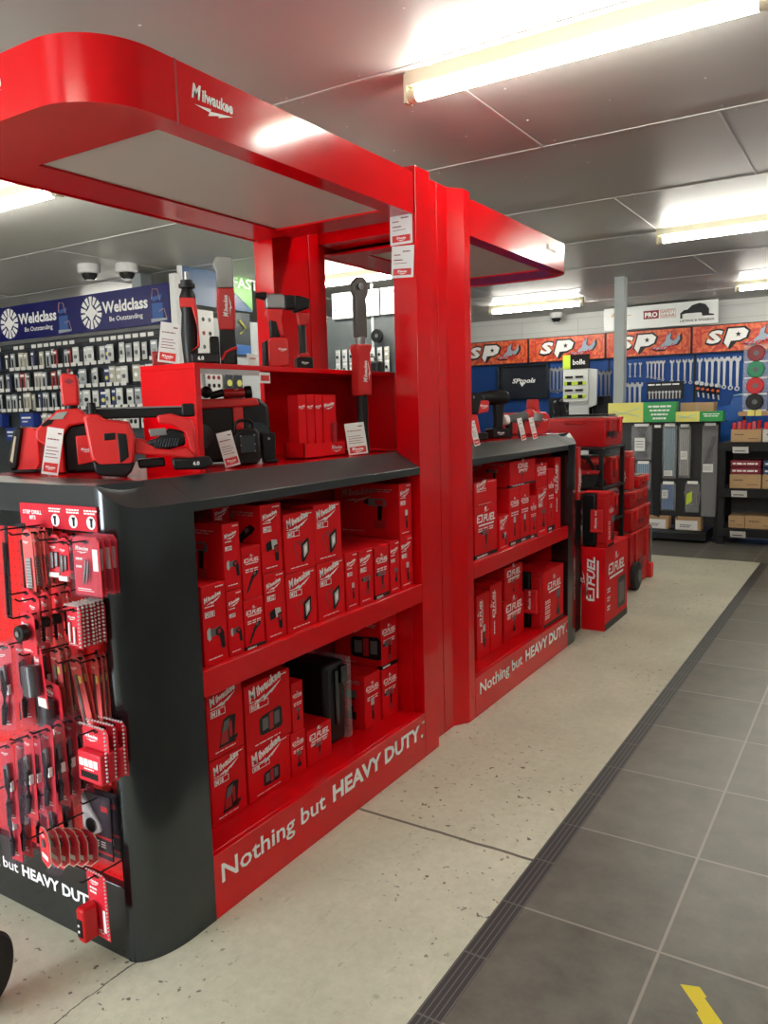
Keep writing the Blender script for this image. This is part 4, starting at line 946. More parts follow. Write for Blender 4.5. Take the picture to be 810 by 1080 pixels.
def k_socket():
    r = pbase('socket_pack'); card(r, .125, .150, taper=-.0)
    g = G()
    for k in range(3): g.cyl((-.035+.030*k,-.022,-.115),(-.035+.030*k,-.022,-.040), .0165, n=18)
    build(g, 'impact_socket', mat('gunmetal', (.075,.08,.085), .35, .5), r)
    g = G(); g.box(-.055,.055,-.003,-.001,-.148,-.125); build(g, 'size_label', WHT, r)
    blister(r, -.056, .042, -.122, -.034, .042, bev=.01); return r
def k_wheel():
    r = pbase('wire_wheel_pack'); card(r, .06, .11)
    g = G(); g.cyl((0,-.028,-.05),(0,-.006,-.05), .021, n=22); build(g, 'wheel', BLK, r, .003)
    g = G(); g.cyl((0,-.031,-.05),(0,-.028,-.05), .008, n=6); build(g, 'hub', SILV, r); return r
def k_blade():
    r = pbase('saw_blade_pack'); card(r, .040, .200, PINK)
    g = G(); g.prism([(-.012,-.19),(-.004,-.19),(.0,-.05),(-.010,-.05)], -.003, 0, 'xz'); build(g, 'saw_blade', STEEL, r)
    g = G(); g.box(.002,.012,-.0012,-.0002,-.075,-.055); build(g, 'size_label', YEL, r); return r
def k_clam():
    r = pbase('clamshell_knife_pack'); card(r, .044, .235)
    g = G(); g.tube([(0,-.010,-.07),(.004,-.010,-.12),(0,-.010,-.17),(-.004,-.010,-.215)], [.006,.010,.008,.006]); build(g, 'knife_handle', BLK, r)
    g = G(); g.prism([(-.006,-.065),(.008,-.055),(.010,-.10),(-.004,-.12)], -.014, -.006, 'xz'); build(g, 'knife_blade', GRY, r)
    g = G(); g.box(.010,.015,-.012,-.001,-.135,-.11); build(g, 'size_label', WHT, r)
    blister(r, -.024, .026, -.242, .008, .026, bev=.005); return r
def k_bits():
    r = pbase('bit_set_pack'); card(r, .106, .146)
    g = G(); g.box(-.048,.048,-.024,-.001,-.144,-.062); bx = build(g, 'bit_case', PRED, r, .006, seg=3)
    g = G()
    for k in range(4): g.box(-.038+.0195*k,-.022+.0195*k,-.0255,-.024,-.100,-.080)
    g.bars(-.02, -.108, -.025, .04, .004); build(g, 'bit_window', WHT, bx, smooth=False)
    g = G(); g.box(-.034,.034,-.0255,-.024,-.130,-.114); build(g, 'bit_row', BLK, bx)
    g = G()
    for k in range(13): g.ball((.056,-.012,-.004-.0105*k), .0034, 6, k=4)
    for k in range(10): g.ball((-.044+.0105*k,-.012,.006), .0034, 6, k=4)
    build(g, 'stud', MATS['pale_stud'], r); return r
def k_glove():
    r = pbase('hole_saw_kit_pack'); g = G(); w, h = .104, .185
    g.box(-w/2,w/2,0,.003,-h,0); c = build(g, 'backing_card', BLK, r, .002)
    g = G(); g.prism([(-.05,-.005),(-.035,-.02),(-.012,-.05),(.012,-.08),(.02,-.10),(-.005,-.115),(-.05,-.105)], -.012, 0, 'xz'); build(g, 'pale_body', mat('pale_pack', (.66,.64,.66), .35), r, .004)
    g = G(); g.cyl((-.012,-.016,-.085),(-.012,-.012,-.085), .02, n=18); build(g, 'ring', STEEL, r)
    g = G(); g.box(.015,.04,-.001,0,-.045,-.03); g.box(-.05,.05,-.001,0,-.125,-.118); g.box(-.05,.05,-.001,0,-.170,-.163); build(g, 'red_print', TR2, c, smooth=False)
    g = G()
    for k in range(3):
        for j in range(3): g.box(-.045+.026*j,-.027+.026*j,-.001,0,-.137-.007*k,-.134-.007*k)
    build(g, 'white_print', WHT, c, smooth=False)
    blister(r, -w/2-.003, w/2+.003, -h-.003, .003, .016); return r
def k_fan():
    r = pbase('grinding_disc_pack'); g = G()
    pts = [(-.03,-.10),(-.036,-.03),(-.022,-.004),(0,.002),(.022,-.004),(.036,-.03),(.034,-.085),(.01,-.105)]
    g.prism(pts, 0, .0012, 'xz'); build(g, 'backing_card', PRED, r)
    g = G(); p2 = [(x*1.05, z*1.04+.001) for x, z in pts]; g.prism(p2, .0013, .003, 'xz'); build(g, 'disc_rim', mat('disc_edge', (.62,.52,.40), .5), r)
    g = G(); g.cyl((0,-.004,-.04),(0,0,-.04), .011, n=16); build(g, 'hub', STEEL, r)
    g = G(); g.box(-.02,.02,-.0008,0,-.085,-.072); logo(g, -.02, -.02, -.0008, .03); build(g, 'card_lettering', WHT, r, smooth=False); return r
def k_torch():
    r = pbase('headlamp_pack'); card(r, .082, .190)
    g = G(); g.box(-.030,.004,-.050,-.004,-.182,-.085); bd = build(g, 'lamp_body', TRED, r, .008, seg=3)
    g = G(); g.box(-.024,-.004,-.0535,-.048,-.165,-.115); build(g, 'lamp_panel', BLK, bd, .002)
    g = G(); g.cyl((-.014,-.055,-.130),(-.014,-.053,-.130), .004, n=10); g.cyl((-.014,-.055,-.147),(-.014,-.053,-.147), .004, n=10); build(g, 'led', WHT, bd)
    g = G(); g.box(.018,.028,-.0014,-.0004,-.170,-.105); g.bars(-.03, -.055, -.001, .03, .006, 2); build(g, 'print', WHT, r, smooth=False)
    g = G()
    for k in range(17): g.ball((.040,-.004,-.006-.0108*k), .0030, 6, k=4)
    for k in range(7): g.ball((-.034+.0105*k,-.004,.0), .0030, 6, k=4)
    build(g, 'stud', MATS['pale_stud'], r); return r
def k_spade():
    r = pbase('long_bit_pack'); g = G(); g.box(-.013,.013,0,.0012,-.245,0); build(g, 'backing_card', BLK, r)
    g = G(); g.cyl((0,-.006,-.24),(0,-.006,-.05), .004, n=8); g.box(-.009,.009,-.008,-.004,-.09,-.045); build(g, 'long_bit', DARK, r)
    blister(r, -.014, .014, -.248, .002, .016, bev=.003); return r
KN = dict(step=k_step, long=k_long, small=k_small, hole=k_hole, brush=k_brush, socket=k_socket, wheel=k_wheel, blade=k_blade, clam=k_clam, bits=k_bits, glove=k_glove, fan=k_fan, torch=k_torch, spade=k_spade)
CATN = dict(step='drill bit pack', long='blade pack', small='drill bit pack', hole='hole saw pack', brush='bit pack', socket='socket pack', wheel='wire wheel pack', blade='blade pack', clam='knife pack', bits='bit pack', glove='hole saw pack', fan='disc pack', torch='light pack', spade='drill bit pack')
def hook(x, z, L_, label):
    def mk():
        r = pbase('display_hook')
        g = G(); g.tube([(0,0,0),(0,-.05,.0),(0,-.19,.004),(0,-.2,.012)], .0024, 6); build(g, 'arm', BLK, r)
        g = G(); g.box(-.006,.006,-.001,.002,-.014,.008); build(g, 'back_plate', BLK, r); return r
    h_ = proto('hook', mk); h_.location = (x, YP, z); h_.scale = (1, L_/.2, 1); h_['label'] = label; h_['category'] = 'display hook'; h_['group'] = 'hooks on the red pegboard'
def hang(kind, x, z, d, n, dstep, what, where, twist=0., tw2=0., drop=0., roll=0.):
    """n packs on one hook from distance d back towards the panel"""
    for k in range(n):
        o = proto(kind, KN[kind]); dd = d-dstep*k
        o.location = (x+random.uniform(-.002,.002), YP-dd, z-drop*k); o.rotation_euler = (R(random.uniform(-2,1.5)), R(roll+random.uniform(-1,1)), R(twist+tw2*k+random.uniform(-3,3)))
        if n == 1: lb = f'{what}, {where}'
        elif k == 0: lb = f'{what}, front one of the {n} hanging {where}'
        elif k == n-1: lb = f'{what}, rearmost of the {n} hanging {where}'
        else: lb = f'{what}, middle of the {n} hanging {where}' if n == 3 else f'{what}, between front and rear of the {n} {where}'
        o['label'] = ' '.join(lb.split()[:16]); o['category'] = CATN[kind]; o['group'] = 'packs hanging '+where
    hook(x, z-.012, d+.05, f'thin black hook carrying packs {where}')
hang('spade', -1.945, 1.225, .13, 2, .05, 'long dark drill bit pack', 'at the top left edge of the pegboard', -12)
hang('long', -1.885, 1.215, .11, 4, .025, 'narrow red long blade pack', 'at the top left under the header', 8, -14)
hang('small', -1.843, 1.197, .060, 2, .03, 'small red drill bit pack', 'top centre, left hook', 5)
hang('small', -1.785, 1.195, .075, 3, .025, 'small red drill bit pack', 'top centre, next to the wide clear packs', 0, -10)
hang('step', -1.682, 1.205, .085, 4, .0185, 'wide clear step drill pack', 'at the top right of the pegboard')
hang('hole', -1.812, 1.058, .155, 4, .034, 'tapering red hole saw pack', 'in the second row at left', -8, -4)
hang('wheel', -1.800, 1.022, .185, 1, .03, 'black wire wheel pack', 'in front of the hole saw packs, second row')
hang('brush', -1.722, 1.030, .105, 7, .012, 'small studded red bit pack', 'in the second row at right')
hang('socket', -1.80, .922, .165, 1, .05, 'red pack with three black impact sockets', 'left of centre on the pegboard', -25, roll=-14)
hang('socket', -1.865, .80, .09, 1, .05, 'red pack with black sockets, mostly hidden', 'behind the long clear packs at left', -10)
hang('blade', -1.785, .880, .075, 2, .022, 'narrow pale red saw blade pack', 'in the narrow group right of the sockets', 0, -6, roll=-13)
hang('blade', -1.737, .880, .045, 3, .016, 'narrow pale red saw blade pack', 'beside the right edge, below the studded packs', -8, -8, roll=-5)
hang('clam', -1.838, .700, .185, 1, .03, 'long clear knife pack', 'foremost in the lower left row')
hang('clam', -1.806, .712, .150, 4, .034, 'long clear knife pack', 'in the lower centre row', 0, 3)
hang('clam', -1.905, .93, .19, 2, .05, 'long clear knife pack', 'at the left edge, middle height', 20, 4)
hang('clam', -1.965, .64, .17, 3, .045, 'long clear knife pack', 'at the left edge, low down', 14, 2)
hang('clam', -1.905, .66, .12, 3, .03, 'long clear knife pack', 'low down behind the foremost knife pack', -4, 2)
hang('bits', -1.690, .712, .095, 3, .027, 'red boxed bit set with studded edge', 'at the right, lower middle')
hang('glove', -1.762, .489, .050, 2, .022, 'black and white hole saw kit pack', 'at the lower right edge')
hang('fan', -1.808, .442, .185, 6, .024, 'rounded red grinding disc pack', 'in the fan of packs near the bottom', -14, 6, .012)
hang('torch', -1.72, .305, .102, 1, .04, 'red headlamp pack with studded edge', 'lowest of all, over the dark kick panel')
hang('clam', -1.955, .905, .11, 3, .035, 'long clear knife pack', 'behind the leftmost clear packs at middle height', 6, 4)
hang('clam', -1.985, .520, .16, 3, .04, 'long clear knife pack', 'at the bottom left above the dark kick panel', 4, 6)
hang('clam', -1.885, .500, .10, 2, .04, 'long clear knife pack', 'behind the fan of disc packs', 2, 4)
hang('hole', -1.895, 1.060, .12, 3, .03, 'tapering red hole saw pack', 'at the left edge of the second row', -6, -4)
hang('blade', -1.860, .895, .075, 3, .02, 'narrow pale red saw blade pack', 'behind the black impact sockets', 0, -6, roll=-4)
hang('long', -1.950, 1.205, .07, 3, .02, 'narrow red long blade pack', 'behind the long dark drill bits', 4, -8)
hang('small', -1.745, 1.190, .045, 2, .02, 'small red drill bit pack', 'behind the wide clear step drill packs', 0, -6)
# ------------------------------------------------------------------ beyond the further stand
def pbox(name, loc, w, d, h, label, cat='toolbox', group=None, lid=True, rz=S, latches=2):
    """modular red crate; front faces local -y"""
    r = thingg(name, loc, rz, label, cat, group)
    g = G(); g.prism([(-w/2+.012,0),(w/2-.012,0),(w/2,h*.25),(w/2,h-.03),(-w/2,h-.03),(-w/2,h*.25)], 0, d, 'xz'); build(g, 'crate_body', TRED, r, .006)
    g = G(); g.box(-w/2-.006, w/2+.006, -.006, d+.006, h-.035, h-.008); build(g, 'crate_lid', TR2, r, .006)
    if lid:
        g = G(); g.box(-w/2+.03, w/2-.03, .03, d-.03, h-.009, h); build(g, 'lid_pad', mat('grey_lid_pad', (.20,.205,.19), .5), r, .003)
    for k in range(latches):
        x = (-.28+.56*k)*w if latches > 1 else 0
        g = G(); g.box(x-.022, x+.022, -.016, 0, h*.45, h-.02); build(g, 'latch', TR2, r, .004)
    g = G(); g.box(-w*.12, w*.12, -.008, 0, h*.25, h*.45); build(g, 'name_plate', MAROON, r, .002)
    g = G()
    for s_ in (-1, 1): g.tube([(s_*(w/2), d*.3, h-.05), (s_*(w/2+.02), d*.35, h-.045), (s_*(w/2+.02), d*.65, h-.045), (s_*(w/2), d*.7, h-.05)], .008)
    build(g, 'side_grip', TR2, r)
    return r
gK = 'red modular crates stacked on the rolling box'
rb = pbox('rolling_toolbox', (-1.69, 6.66, .012), .60, .42, .46, 'red rolling toolbox with black wheels at the foot of the stack')
for s_ in (0, 1):
    w_ = G(); w_.lathe([(.0,-.025),(.09,-.025),(.115,-.018),(.115,.018),(.09,.025),(.0,.025)], (-.245, -.03+.46*s_, .104), 'y', 28); wh = build(w_, 'wheel', RUB, rb, .004)
    w_ = G(); w_.cyl((-.245, -.062+.46*s_, .104), (-.245, -.054+.46*s_, .104), .05, n=18); build(w_, 'hub', GRY, wh)
g = G(); g.box(.25,.32,-.035,.03,-.011,.12); build(g, 'foot', TR2, rb, .01)
g = G(); g.cyl((.30,-.01,.10),(.30,-.01,.44), .008); build(g, 'pull_bar', SILV, rb)
pbox('modular_crate', (-1.69, 6.66, .473), .58, .40, .19, 'red modular crate directly on the rolling toolbox', group=gK)
pbox('modular_crate', (-1.70, 6.64, .664), .54, .38, .14, 'shallow red modular crate, second above the rolling toolbox', group=gK)
pbox('modular_crate', (-1.70, 6.78, .805), .30, .36, .105, 'thin red organiser crate on top of the stack', group=gK)
# black rack carrying the chest
r = thingg('tool_rack', (-2.02, 6.03, 0), 0, 'black metal rack between the further stand and the crate stack', 'rack')
for x in (-.27, .25):
    for y in (-.28, .27):
        g = G(); g.box(x, x+.03, y, y+.03, 0, 1.18); build(g, 'post', SHELFM, r, .002)
for z in (.30, .62, .88, 1.18):
    g = G(); g.box(-.28, .285, -.29, .305, z-.012, z+.006); build(g, 'shelf', SHELFM, r, .002)
r = pbox('tool_chest', (-1.76, 6.10, 1.187), .46, .44, .225, 'large red tool chest with dark lid on top of the black rack', lid=True)
g = G(); g.box(-.2,-.02,-.0165,-.012,.075,.115); build(g, 'dark_label', BLK, r)
g = G(); g.box(-.05,.15,.03,.4,.226,.24); build(g, 'lid_handle', BLK, r, .008)
r = thingg('open_tool_bag', (-1.86, 5.62, .897), R(40), 'black tool bag with red rim and curved handle on the rack', 'tool bag')
g = G(); g.prism([(-.13,0),(.11,0),(.13,.10),(-.14,.10)], 0, .16, 'xz'); build(g, 'bag_body', BLK, r, .01)
g = G(); g.prism([(-.15,.10),(.13,.10),(.145,.125),(-.155,.125)], -.01, .17, 'xz'); build(g, 'rim', TRED, r, .005)
g = G(); g.tube([(-.12,.08,.12),(-.10,.08,.20),(0,.08,.235),(.09,.08,.21),(.13,.08,.13)], .014); build(g, 'handle', BLK, r)
g = G()
for x in (-.09,-.02,.05): g.ball((x,-.012,.112), .007, 8, k=5)
build(g, 'rivet', SILV, r)
r = thingg('upright_carton', (-1.66, 4.985, .892), S, 'slim upright red carton right behind the charcoal end of the further stand', 'boxed tool')
g = G(); g.box(-.03,.03,0,.10,0,.34); build(g, 'carton_body', TR2, r, .003)
g = G(); g.T = Matrix.Translation((.012,-.001,.05)) @ Matrix.Rotation(-PI/2, 4, 'Y'); logo(g, 0, 0, 0, .16); build(g, 'carton_lettering', WHT, r, smooth=False)
r = thingg('black_plinth', (-1.78, 5.09, 0), 0, 'black display plinth standing behind the end of the further stand', 'plinth')
g = G(); g.box(-.10,.10,-.12,.0,0,.88); build(g, 'plinth_body', BLK, r, .006)
g = G(); g.box(-.11,.115,-.13,.0,.88,.89); build(g, 'top_plate', DARK, r, .002)
r = thingg('jump_starter', (-1.86, 5.74, .628), R(50), 'dark red boxy power pack on the middle shelf of the black rack', 'cordless tool')
g = G(); g.prism([(-.11,0),(.10,0),(.13,.09),(-.10,.09)], 0, .15, 'xz'); build(g, 'body', MAROON, r, .012)
g = G(); g.box(-.06,.05,-.004,0,.03,.06); build(g, 'plate', BLK, r, .003)
g = G(); g.tube([(-.06,.07,.088),(-.04,.07,.14),(.03,.07,.145),(.06,.07,.088)], .010); build(g, 'handle', BLK, r)
r = thingg('red_canister', (-1.77, 6.49, .805), 0, 'tall red square canister standing on the left of the crate stack', 'canister')
g = G(); g.box(-.055,.055,-.055,.055,0,.27); build(g, 'body', TR2, r, .014, seg=3)
g = G(); g.box(-.05,.05,-.05,.05,.27,.315); build(g, 'cap', PINK, r, .008)
g = G(); g.T = Matrix.Translation((-.01,-.0565,.05)) @ Matrix.Rotation(-PI/2, 4, 'Y'); logo(g, 0, 0, 0, .13); build(g, 'brand_logo', WHT, r, smooth=False)
for k, (x, y, z, w, h, lb) in enumerate(((-1.77,6.05,.307,.40,.20,'red crate low on the black rack'),(-1.77,6.20,.627,.16,.19,'small red crate on the middle shelf of the black rack'),(-1.77,6.17,.887,.20,.22,'red crate under the chest on the black rack'))):
    pbox('rack_crate', (x, y, z), w, .30, h, lb, group='crates on the black rack', latches=1)
for k, (x, y, z, rz, lb) in enumerate(((-1.82,6.02,.627,R(60),'red drill in the middle of the black rack'),(-1.83,5.95,.887,R(70),'red drill under the large red tool chest'))):
    d_ = drill((x, y, z+.002), rz, lb); d_['group'] = 'drills on the black rack'
for k, (x, y, z, lb) in enumerate(((-1.71,5.90,.72,'white and red price strip hanging at the rack, upper'),(-1.71,5.84,.48,'white and red price strip hanging at the rack, lower'))):
    price_card((x, y, z), R(60), .13, lb, -14, .04)
# ------------------------------------------------------------------ back wall bay
YBAY = 12.2
def BX(u): return -3.677+(u-638)*.01367 if u < 733 else -2.378+(u-733)*.0123
bay = thingg('pegboard_bay', (-3.5, YBAY, 0), 0, 'long blue pegboard bay along the back wall', 'pegboard')
for k in range(6):
    x0 = -6.10+1.2433*k-.0
    g = G(); g.box(x0+.016, x0+1.226, YBAY+.02, YBAY+.05, .25, 2.19); build(g, 'blue_panel', BLUE, bay, world=True)
    g = G(); g.box(x0-.015, x0+.015, YBAY+.021, YBAY+.06, 0, 2.19); build(g, 'upright', SHELFM, bay, world=True)
g = G(); g.box(-6.1, 1.3, YBAY-.3, YBAY+.05, .0, .25); build(g, 'base', SHELFM, bay, world=True)
OR2 = bpy.data.materials.new('orange_banner'); OR2.use_nodes = True
nt = OR2.node_tree; b = nt.nodes['Principled BSDF']; tc = nt.nodes.new('ShaderNodeTexCoord'); no = nt.nodes.new('ShaderNodeTexNoise'); no.inputs['Scale'].default_value = 6; no.inputs['Detail'].default_value = 7; no.inputs['Distortion'].default_value = 2.5
rp = nt.nodes.new('ShaderNodeValToRGB'); rp.color_ramp.elements[0].position = .4; rp.color_ramp.elements[0].color = (.50,.03,.012,1); rp.color_ramp.elements[1].position = .72; rp.color_ramp.elements[1].color = (.90,.22,.06,1)
nt.links.new(tc.outputs['Object'], no.inputs['Vector']); nt.links.new(no.outputs['Fac'], rp.inputs[0]); nt.links.new(rp.outputs[0], b.inputs['Base Color']); b.inputs['Roughness'].default_value = .4
STAR = [(.5*math.cos(R(90+36*i))*(1 if i%2==0 else .42), .5*math.sin(R(90+36*i))*(1 if i%2==0 else .42)) for i in range(10)]
def spanner(o, k):   # jaw silhouette
    return [(-.9,-.35),(-.3,-.30),(.05,.0),(.15,.35),(.45,.55),(.35,.15),(.55,.0),(.75,.10),(.95,.45),(1.0,.1),(.8,-.2),(.5,-.3),(.3,-.3),(.0,-.5),(-.5,-.5)]
bn = None
LB = ('orange tool banner partly hidden by the red tower, leftmost of the row','orange tool banner second from left, above the safety glasses stand','orange tool banner directly left and behind the grey post','orange tool banner third from left, right of the grey post','orange tool banner at the right edge of the photo')
def mk_banner():
    r = pbase('tool_banner')
    g = G(); g.box(.0,1.225,0,.03,0,.37); build(g, 'banner_panel', OR2, r)
    g = G(); g.box(-.006,1.231,-.004,.032,-.008,.004); g.box(-.006,1.231,-.004,.032,.366,.378); g.box(-.006,.006,-.004,.032,0,.37); g.box(1.219,1.231,-.004,.032,0,.37); build(g, 'frame', BLK, r)
    g = G(); o = (.60, .19)
    g.text('S', .17, .11, -.005, .20, .075, .2, w=.26); g.poly([(.40,.10),(.50,.08),(.53,.115),(.64,.12),(.74,.17),(.77,.27),(.70,.335),(.46,.335)], -.0051, 0); g.poly([(.42,.13),(.60,.13),(.50,.02)], -.0052, 0); g.poly(spanner(0,1), -.0050, 0, (.86, .19), .25, .27); build(g, 'logo_outline', BLK, r, smooth=False)
    g = G(); g.text('S', .19, .13, -.008, .165, .05, .2, w=.22); g.poly([(.425,.12),(.48,.05),(.515,.14),(.63,.145),(.71,.18),(.74,.265),(.68,.31),(.48,.31)], -.0082, 0); lg = build(g, 'logo_letters', WHT, r, smooth=False)
    g = G(); g.poly(STAR, -.0105, 0, (.61, .228), .085); build(g, 'star', BLK, lg, smooth=False)
    g = G(); g.poly([(x*.92, z*.88+.02) for x, z in spanner(0,1)], -.008, 0, (.86, .19), .235, .255); build(g, 'logo_spanner', SKYB if 0 else mat('steel_blue_print', (.28,.36,.46), .4), r, smooth=False)
    g = G(); g.text('tools', .66, .075, -.0105, .085, .015, .4, w=.38); build(g, 'logo_script', mat('red_script', (.62,.02,.01), .5), r, smooth=False)
    return r
for k in range(5):
    x = -6.135+1.2433*k
    bn = mk_banner() if k == 0 else copy_tree(bn)
    bn.location = (x, YBAY-.03, 2.198); bn['category'] = 'banner'; bn['group'] = 'orange banners along the back wall'
    bn['label'] = (LB[0], LB[1], 'orange tool banner crossed by the grey post', LB[3].replace('third from left, ',''), LB[4])[k]
# white sponsor sign
r = thingg('sponsor_sign', (-2.86, YBAY-.02, 2.60), 0, 'long white sponsor sign standing on the orange banners below the ceiling', 'sign')
g = G(); g.box(-.83,.79,0,.02,0,.33); build(g, 'board', mat('sign_white', (.78,.80,.79), .4), r, .002)
g = G(); g.box(-.24,-.02,-.003,0,.13,.25); build(g, 'maroon_block', MAROON, r)
g = G(); g.text('PRO', -.22, .155, -.0045, .07, .03, w=.18); build(g, 'pro_lettering', WHT, r, smooth=False)
g = G(); g.text('SAFETY', .01, .20, -.002, .045, .02, w=.20); g.text('GEAR', .01, .14, -.002, .045, .02, w=.20)
for q in ((0,.22,.126,.13),(0,.22,.25,.254),(0,.004,.13,.25),(.216,.22,.13,.25)): g.box(q[0],q[1],-.002,0,q[2],q[3])
build(g, 'gear_lettering', mat('rust_print', (.45,.16,.10), .5), r, smooth=False)
g = G(); g.poly([(0,.02),(.0,.10),(.05,.14),(.10,.145),(.16,.20),(.26,.225),(.34,.20),(.39,.13),(.39,.07),(.46,.055),(.46,.04),(.30,.04),(.28,.09),(.06,.09),(.04,.03)], -.002, 0, (.28,.075)); g.text('LIFTING & RIGGING', .28, .05, -.002, .028, .02, w=.46); build(g, 'beaver_emblem', BLK, r, smooth=False)
g = G(); g.text('BEAVER', .31, .115, -.0045, .045, .03, w=.28); build(g, 'beaver_lettering', mat('outline_white', (.8,.8,.8), .5), r, smooth=False)
g = G(); g.prism([(-.72,.22),(-.66,.27),(-.64,.24),(-.70,.19)], -.002, 0, 'xz'); g.box(-.58,-.42,-.002,0,.20,.215); build(g, 'small_emblem', mat('tan_print', (.6,.42,.2), .5), r, smooth=False)
# wrenches
def mk_wrench():
    r = pbase('combination_wrench')
    g = G(); L_ = .26
    g.prism([(-.011,-.03),(.011,-.03),(.008,-L_+.02),(-.008,-L_+.02)], -.004, .004, 'xz'); build(g, 'shank', SILV, r)
    g = G(); g.prism([(-.011,-.035),(-.026,-.02),(-.026,.004),(-.012,.012),(-.010,-.006),(.010,-.006),(.012,.012),(.026,.004),(.026,-.02),(.011,-.035)], -.006, .006, 'xz'); build(g, 'open_jaw', SILV, r)
    g = G(); n = 12
    po = [(.019*math.cos(2*PI*i/n), -L_+.005+.019*math.sin(2*PI*i/n)) for i in range(n)]; pi_ = [(.010*math.cos(2*PI*i/n), -L_+.005+.010*math.sin(2*PI*i/n)) for i in range(n)]
    vs = [(x,-.006,z) for x,z in po]+[(x,-.006,z) for x,z in pi_]+[(x,.006,z) for x,z in po]+[(x,.006,z) for x,z in pi_]
    fs = []
    for i in range(n):
        j = (i+1)%n; fs += [(i,j,n+j,n+i),(2*n+i,3*n+i,3*n+j,2*n+j),(i,2*n+i,2*n+j,j),(n+i,n+j,3*n+j,3*n+i)]
    g.add(vs, fs); build(g, 'ring_end', SILV, r)
    return r
wr = None
def wrench(x, z, s, lab, grp):
    global wr
    first = wr is None
    o = mk_wrench() if first else copy_tree(wr)
    if first: wr = o
    o.location = (x, YBAY+.012, z); o.scale = (s*1.05, 1, s); o['label'] = lab; o['category'] = 'wrench'; o['group'] = grp
    g_ = None
for u in (666,671.5,677): wrench(BX(u), 2.10, .75, 'short wrench in the group of three directly right of the grey post', 'three short wrenches beside the post')
for i, u in enumerate((685,689,693,697,701)): wrench(BX(u), 2.11, .85+.05*i, 'wrench in the close-set row in the middle of the blue panel', 'five close-set wrenches')
for i, u in enumerate((710.5,717,723.5,729.5)): wrench(BX(u), 2.11, 1.15+.04*i, 'larger wrench in the middle row, left of the panel joint', 'four wrenches left of the panel joint')
for i, u in enumerate((739,747,753,760,766,773,780)): wrench(BX(u), 2.11, 1.35+.06*i, 'long wrench in the row of seven below the right-hand banner', 'seven long wrenches at the right')
for i, u in enumerate((660,666,671.5,677)): wrench(BX(u), 1.80, 1.6, 'long wrench half hidden behind the green and yellow boxes', 'long wrenches behind the green boxes')
for i, u in enumerate((574,578.5,583,587.5,592,596.5,601,606,611,616)): wrench(BX(u), 2.10-.01*(i%3), 1.4, 'wrench crowded on the blue panel between the black tool roll and the glasses stand', 'wrenches left of the glasses stand')
for i, u in enumerate((634,639,643)): wrench(BX(u), 2.0, 1.5, 'wrench on the blue panel between the glasses stand and the grey post', 'wrenches left of the grey post')
r = thingg('spanner_roll', (BX(704), YBAY-.02, 1.56), 0, 'black spanner roll showing a row of chrome ring ends', 'spanner set')
g = G(); g.box(-.26,.26,0,.03,0,.25); build(g, 'roll', BLK, r, .005)
g = G(); g.bars(-.24, .20, -.001, .44, .020); build(g, 'lettering', WHT, r, smooth=False)
for k in range(10):
    g = G(); g.cyl((-.22+.048*k,-.012,.10),(-.22+.048*k,0,.10), .018, n=10); g.box(-.228+.048*k,-.212+.048*k,-.006,0,.0,.09); build(g, 'spanner', SILV, r)
for k, u in enumerate((737,742.5,748,753.5,759)):
    r = thingg('ratchet_handle', (BX(u), YBAY-.02, 1.77-.012*k), 0, 'short red and black ratchet handle in the row of five below the long wrenches', 'ratchet', 'five ratchet handles'); r.rotation_euler = (0, R(-8), 0)
    g = G(); g.cyl((0,0,-.13),(0,0,-.02), .022, n=10); build(g, 'grip', BLK, r)
    g = G(); g.cyl((0,0,-.09),(0,0,-.06), .0235, n=10); build(g, 'grip_band', ORNG, r)
    g = G(); g.cyl((0,-.02,.005),(0,.012,.005), .028, n=12); g.box(-.01,.01,-.008,.008,-.20,-.13); build(g, 'ratchet_head', SILV, r)
r = thingg('black_case_display', (BX(543), YBAY-.06, 1.62), 0, 'open black tool case with white lettering below the left orange banners', 'tool case')
g = G(); g.box(-.42,.40,.02,.05,.0,.52); g.box(-.44,-.41,-.04,.05,-.01,.54); g.box(.39,.42,-.04,.05,-.01,.54); g.box(-.44,.42,-.04,.05,.52,.55); build(g, 'shell', mat('case_blue_black', (.008,.012,.022), .3), r, .006)
g = G(); g.text('SPtools', -.20, .26, .0185, .075, .03, .25, w=.40); g.poly([(0,0),(.1,0),(.04,-.06)], .0185, 0, (-.07,.26)); build(g, 'lettering', WHT, r, smooth=False)
# safety glasses stand
r = thingg('glasses_stand', (-3.78, 11.3, 0), R(-6), 'white safety glasses stand with lime and black header before the blue panels', 'display stand')
g = G(); g.box(-.15,.15,0,.03,.0,1.75); g.prism([(.15,2.02),(.28,2.0),(.27,1.5),(.15,1.46)], 0, .03, 'xz'); build(g, 'panel', mat('stand_white', (.66,.68,.67), .5), r, .002)
g = G(); g.box(-.235,.15,-.02,.01,1.55,2.02); build(g, 'tray_panel', mat('stand_pale', (.70,.72,.68), .5), r, .003)
g = G(); g.box(-.235,-.12,-.025,.02,2.02,2.22); build(g, 'lime_header', LIME, r)
hb = G(); hb.box(-.12,.16,-.025,.02,2.02,2.22); hb = build(hb, 'black_header', BLK, r)
g = G(); g.text('bolle', -.08, 2.08, -.027, .075, .02, w=.19); build(g, 'lettering', WHT, hb, smooth=False)
for k in range(2):
    g = G()
    for j in range(2): g.box(-.20+.16*j,-.08+.16*j,-.03,-.02,1.89-.19*k,1.92-.19*k)
    build(g, 'glasses', BLK, r, .008)
    g = G(); g.box(-.22,.12,-.024,-.02,1.79-.19*k,1.84-.19*k); build(g, 'lime_strip', LIME, r)
    g = G(); g.box(-.17,-.10,-.026,-.024,1.79-.19*k,1.84-.19*k); g.box(.0,.07,-.026,-.024,1.79-.19*k,1.84-.19*k); build(g, 'dark_patch', BLK, r)
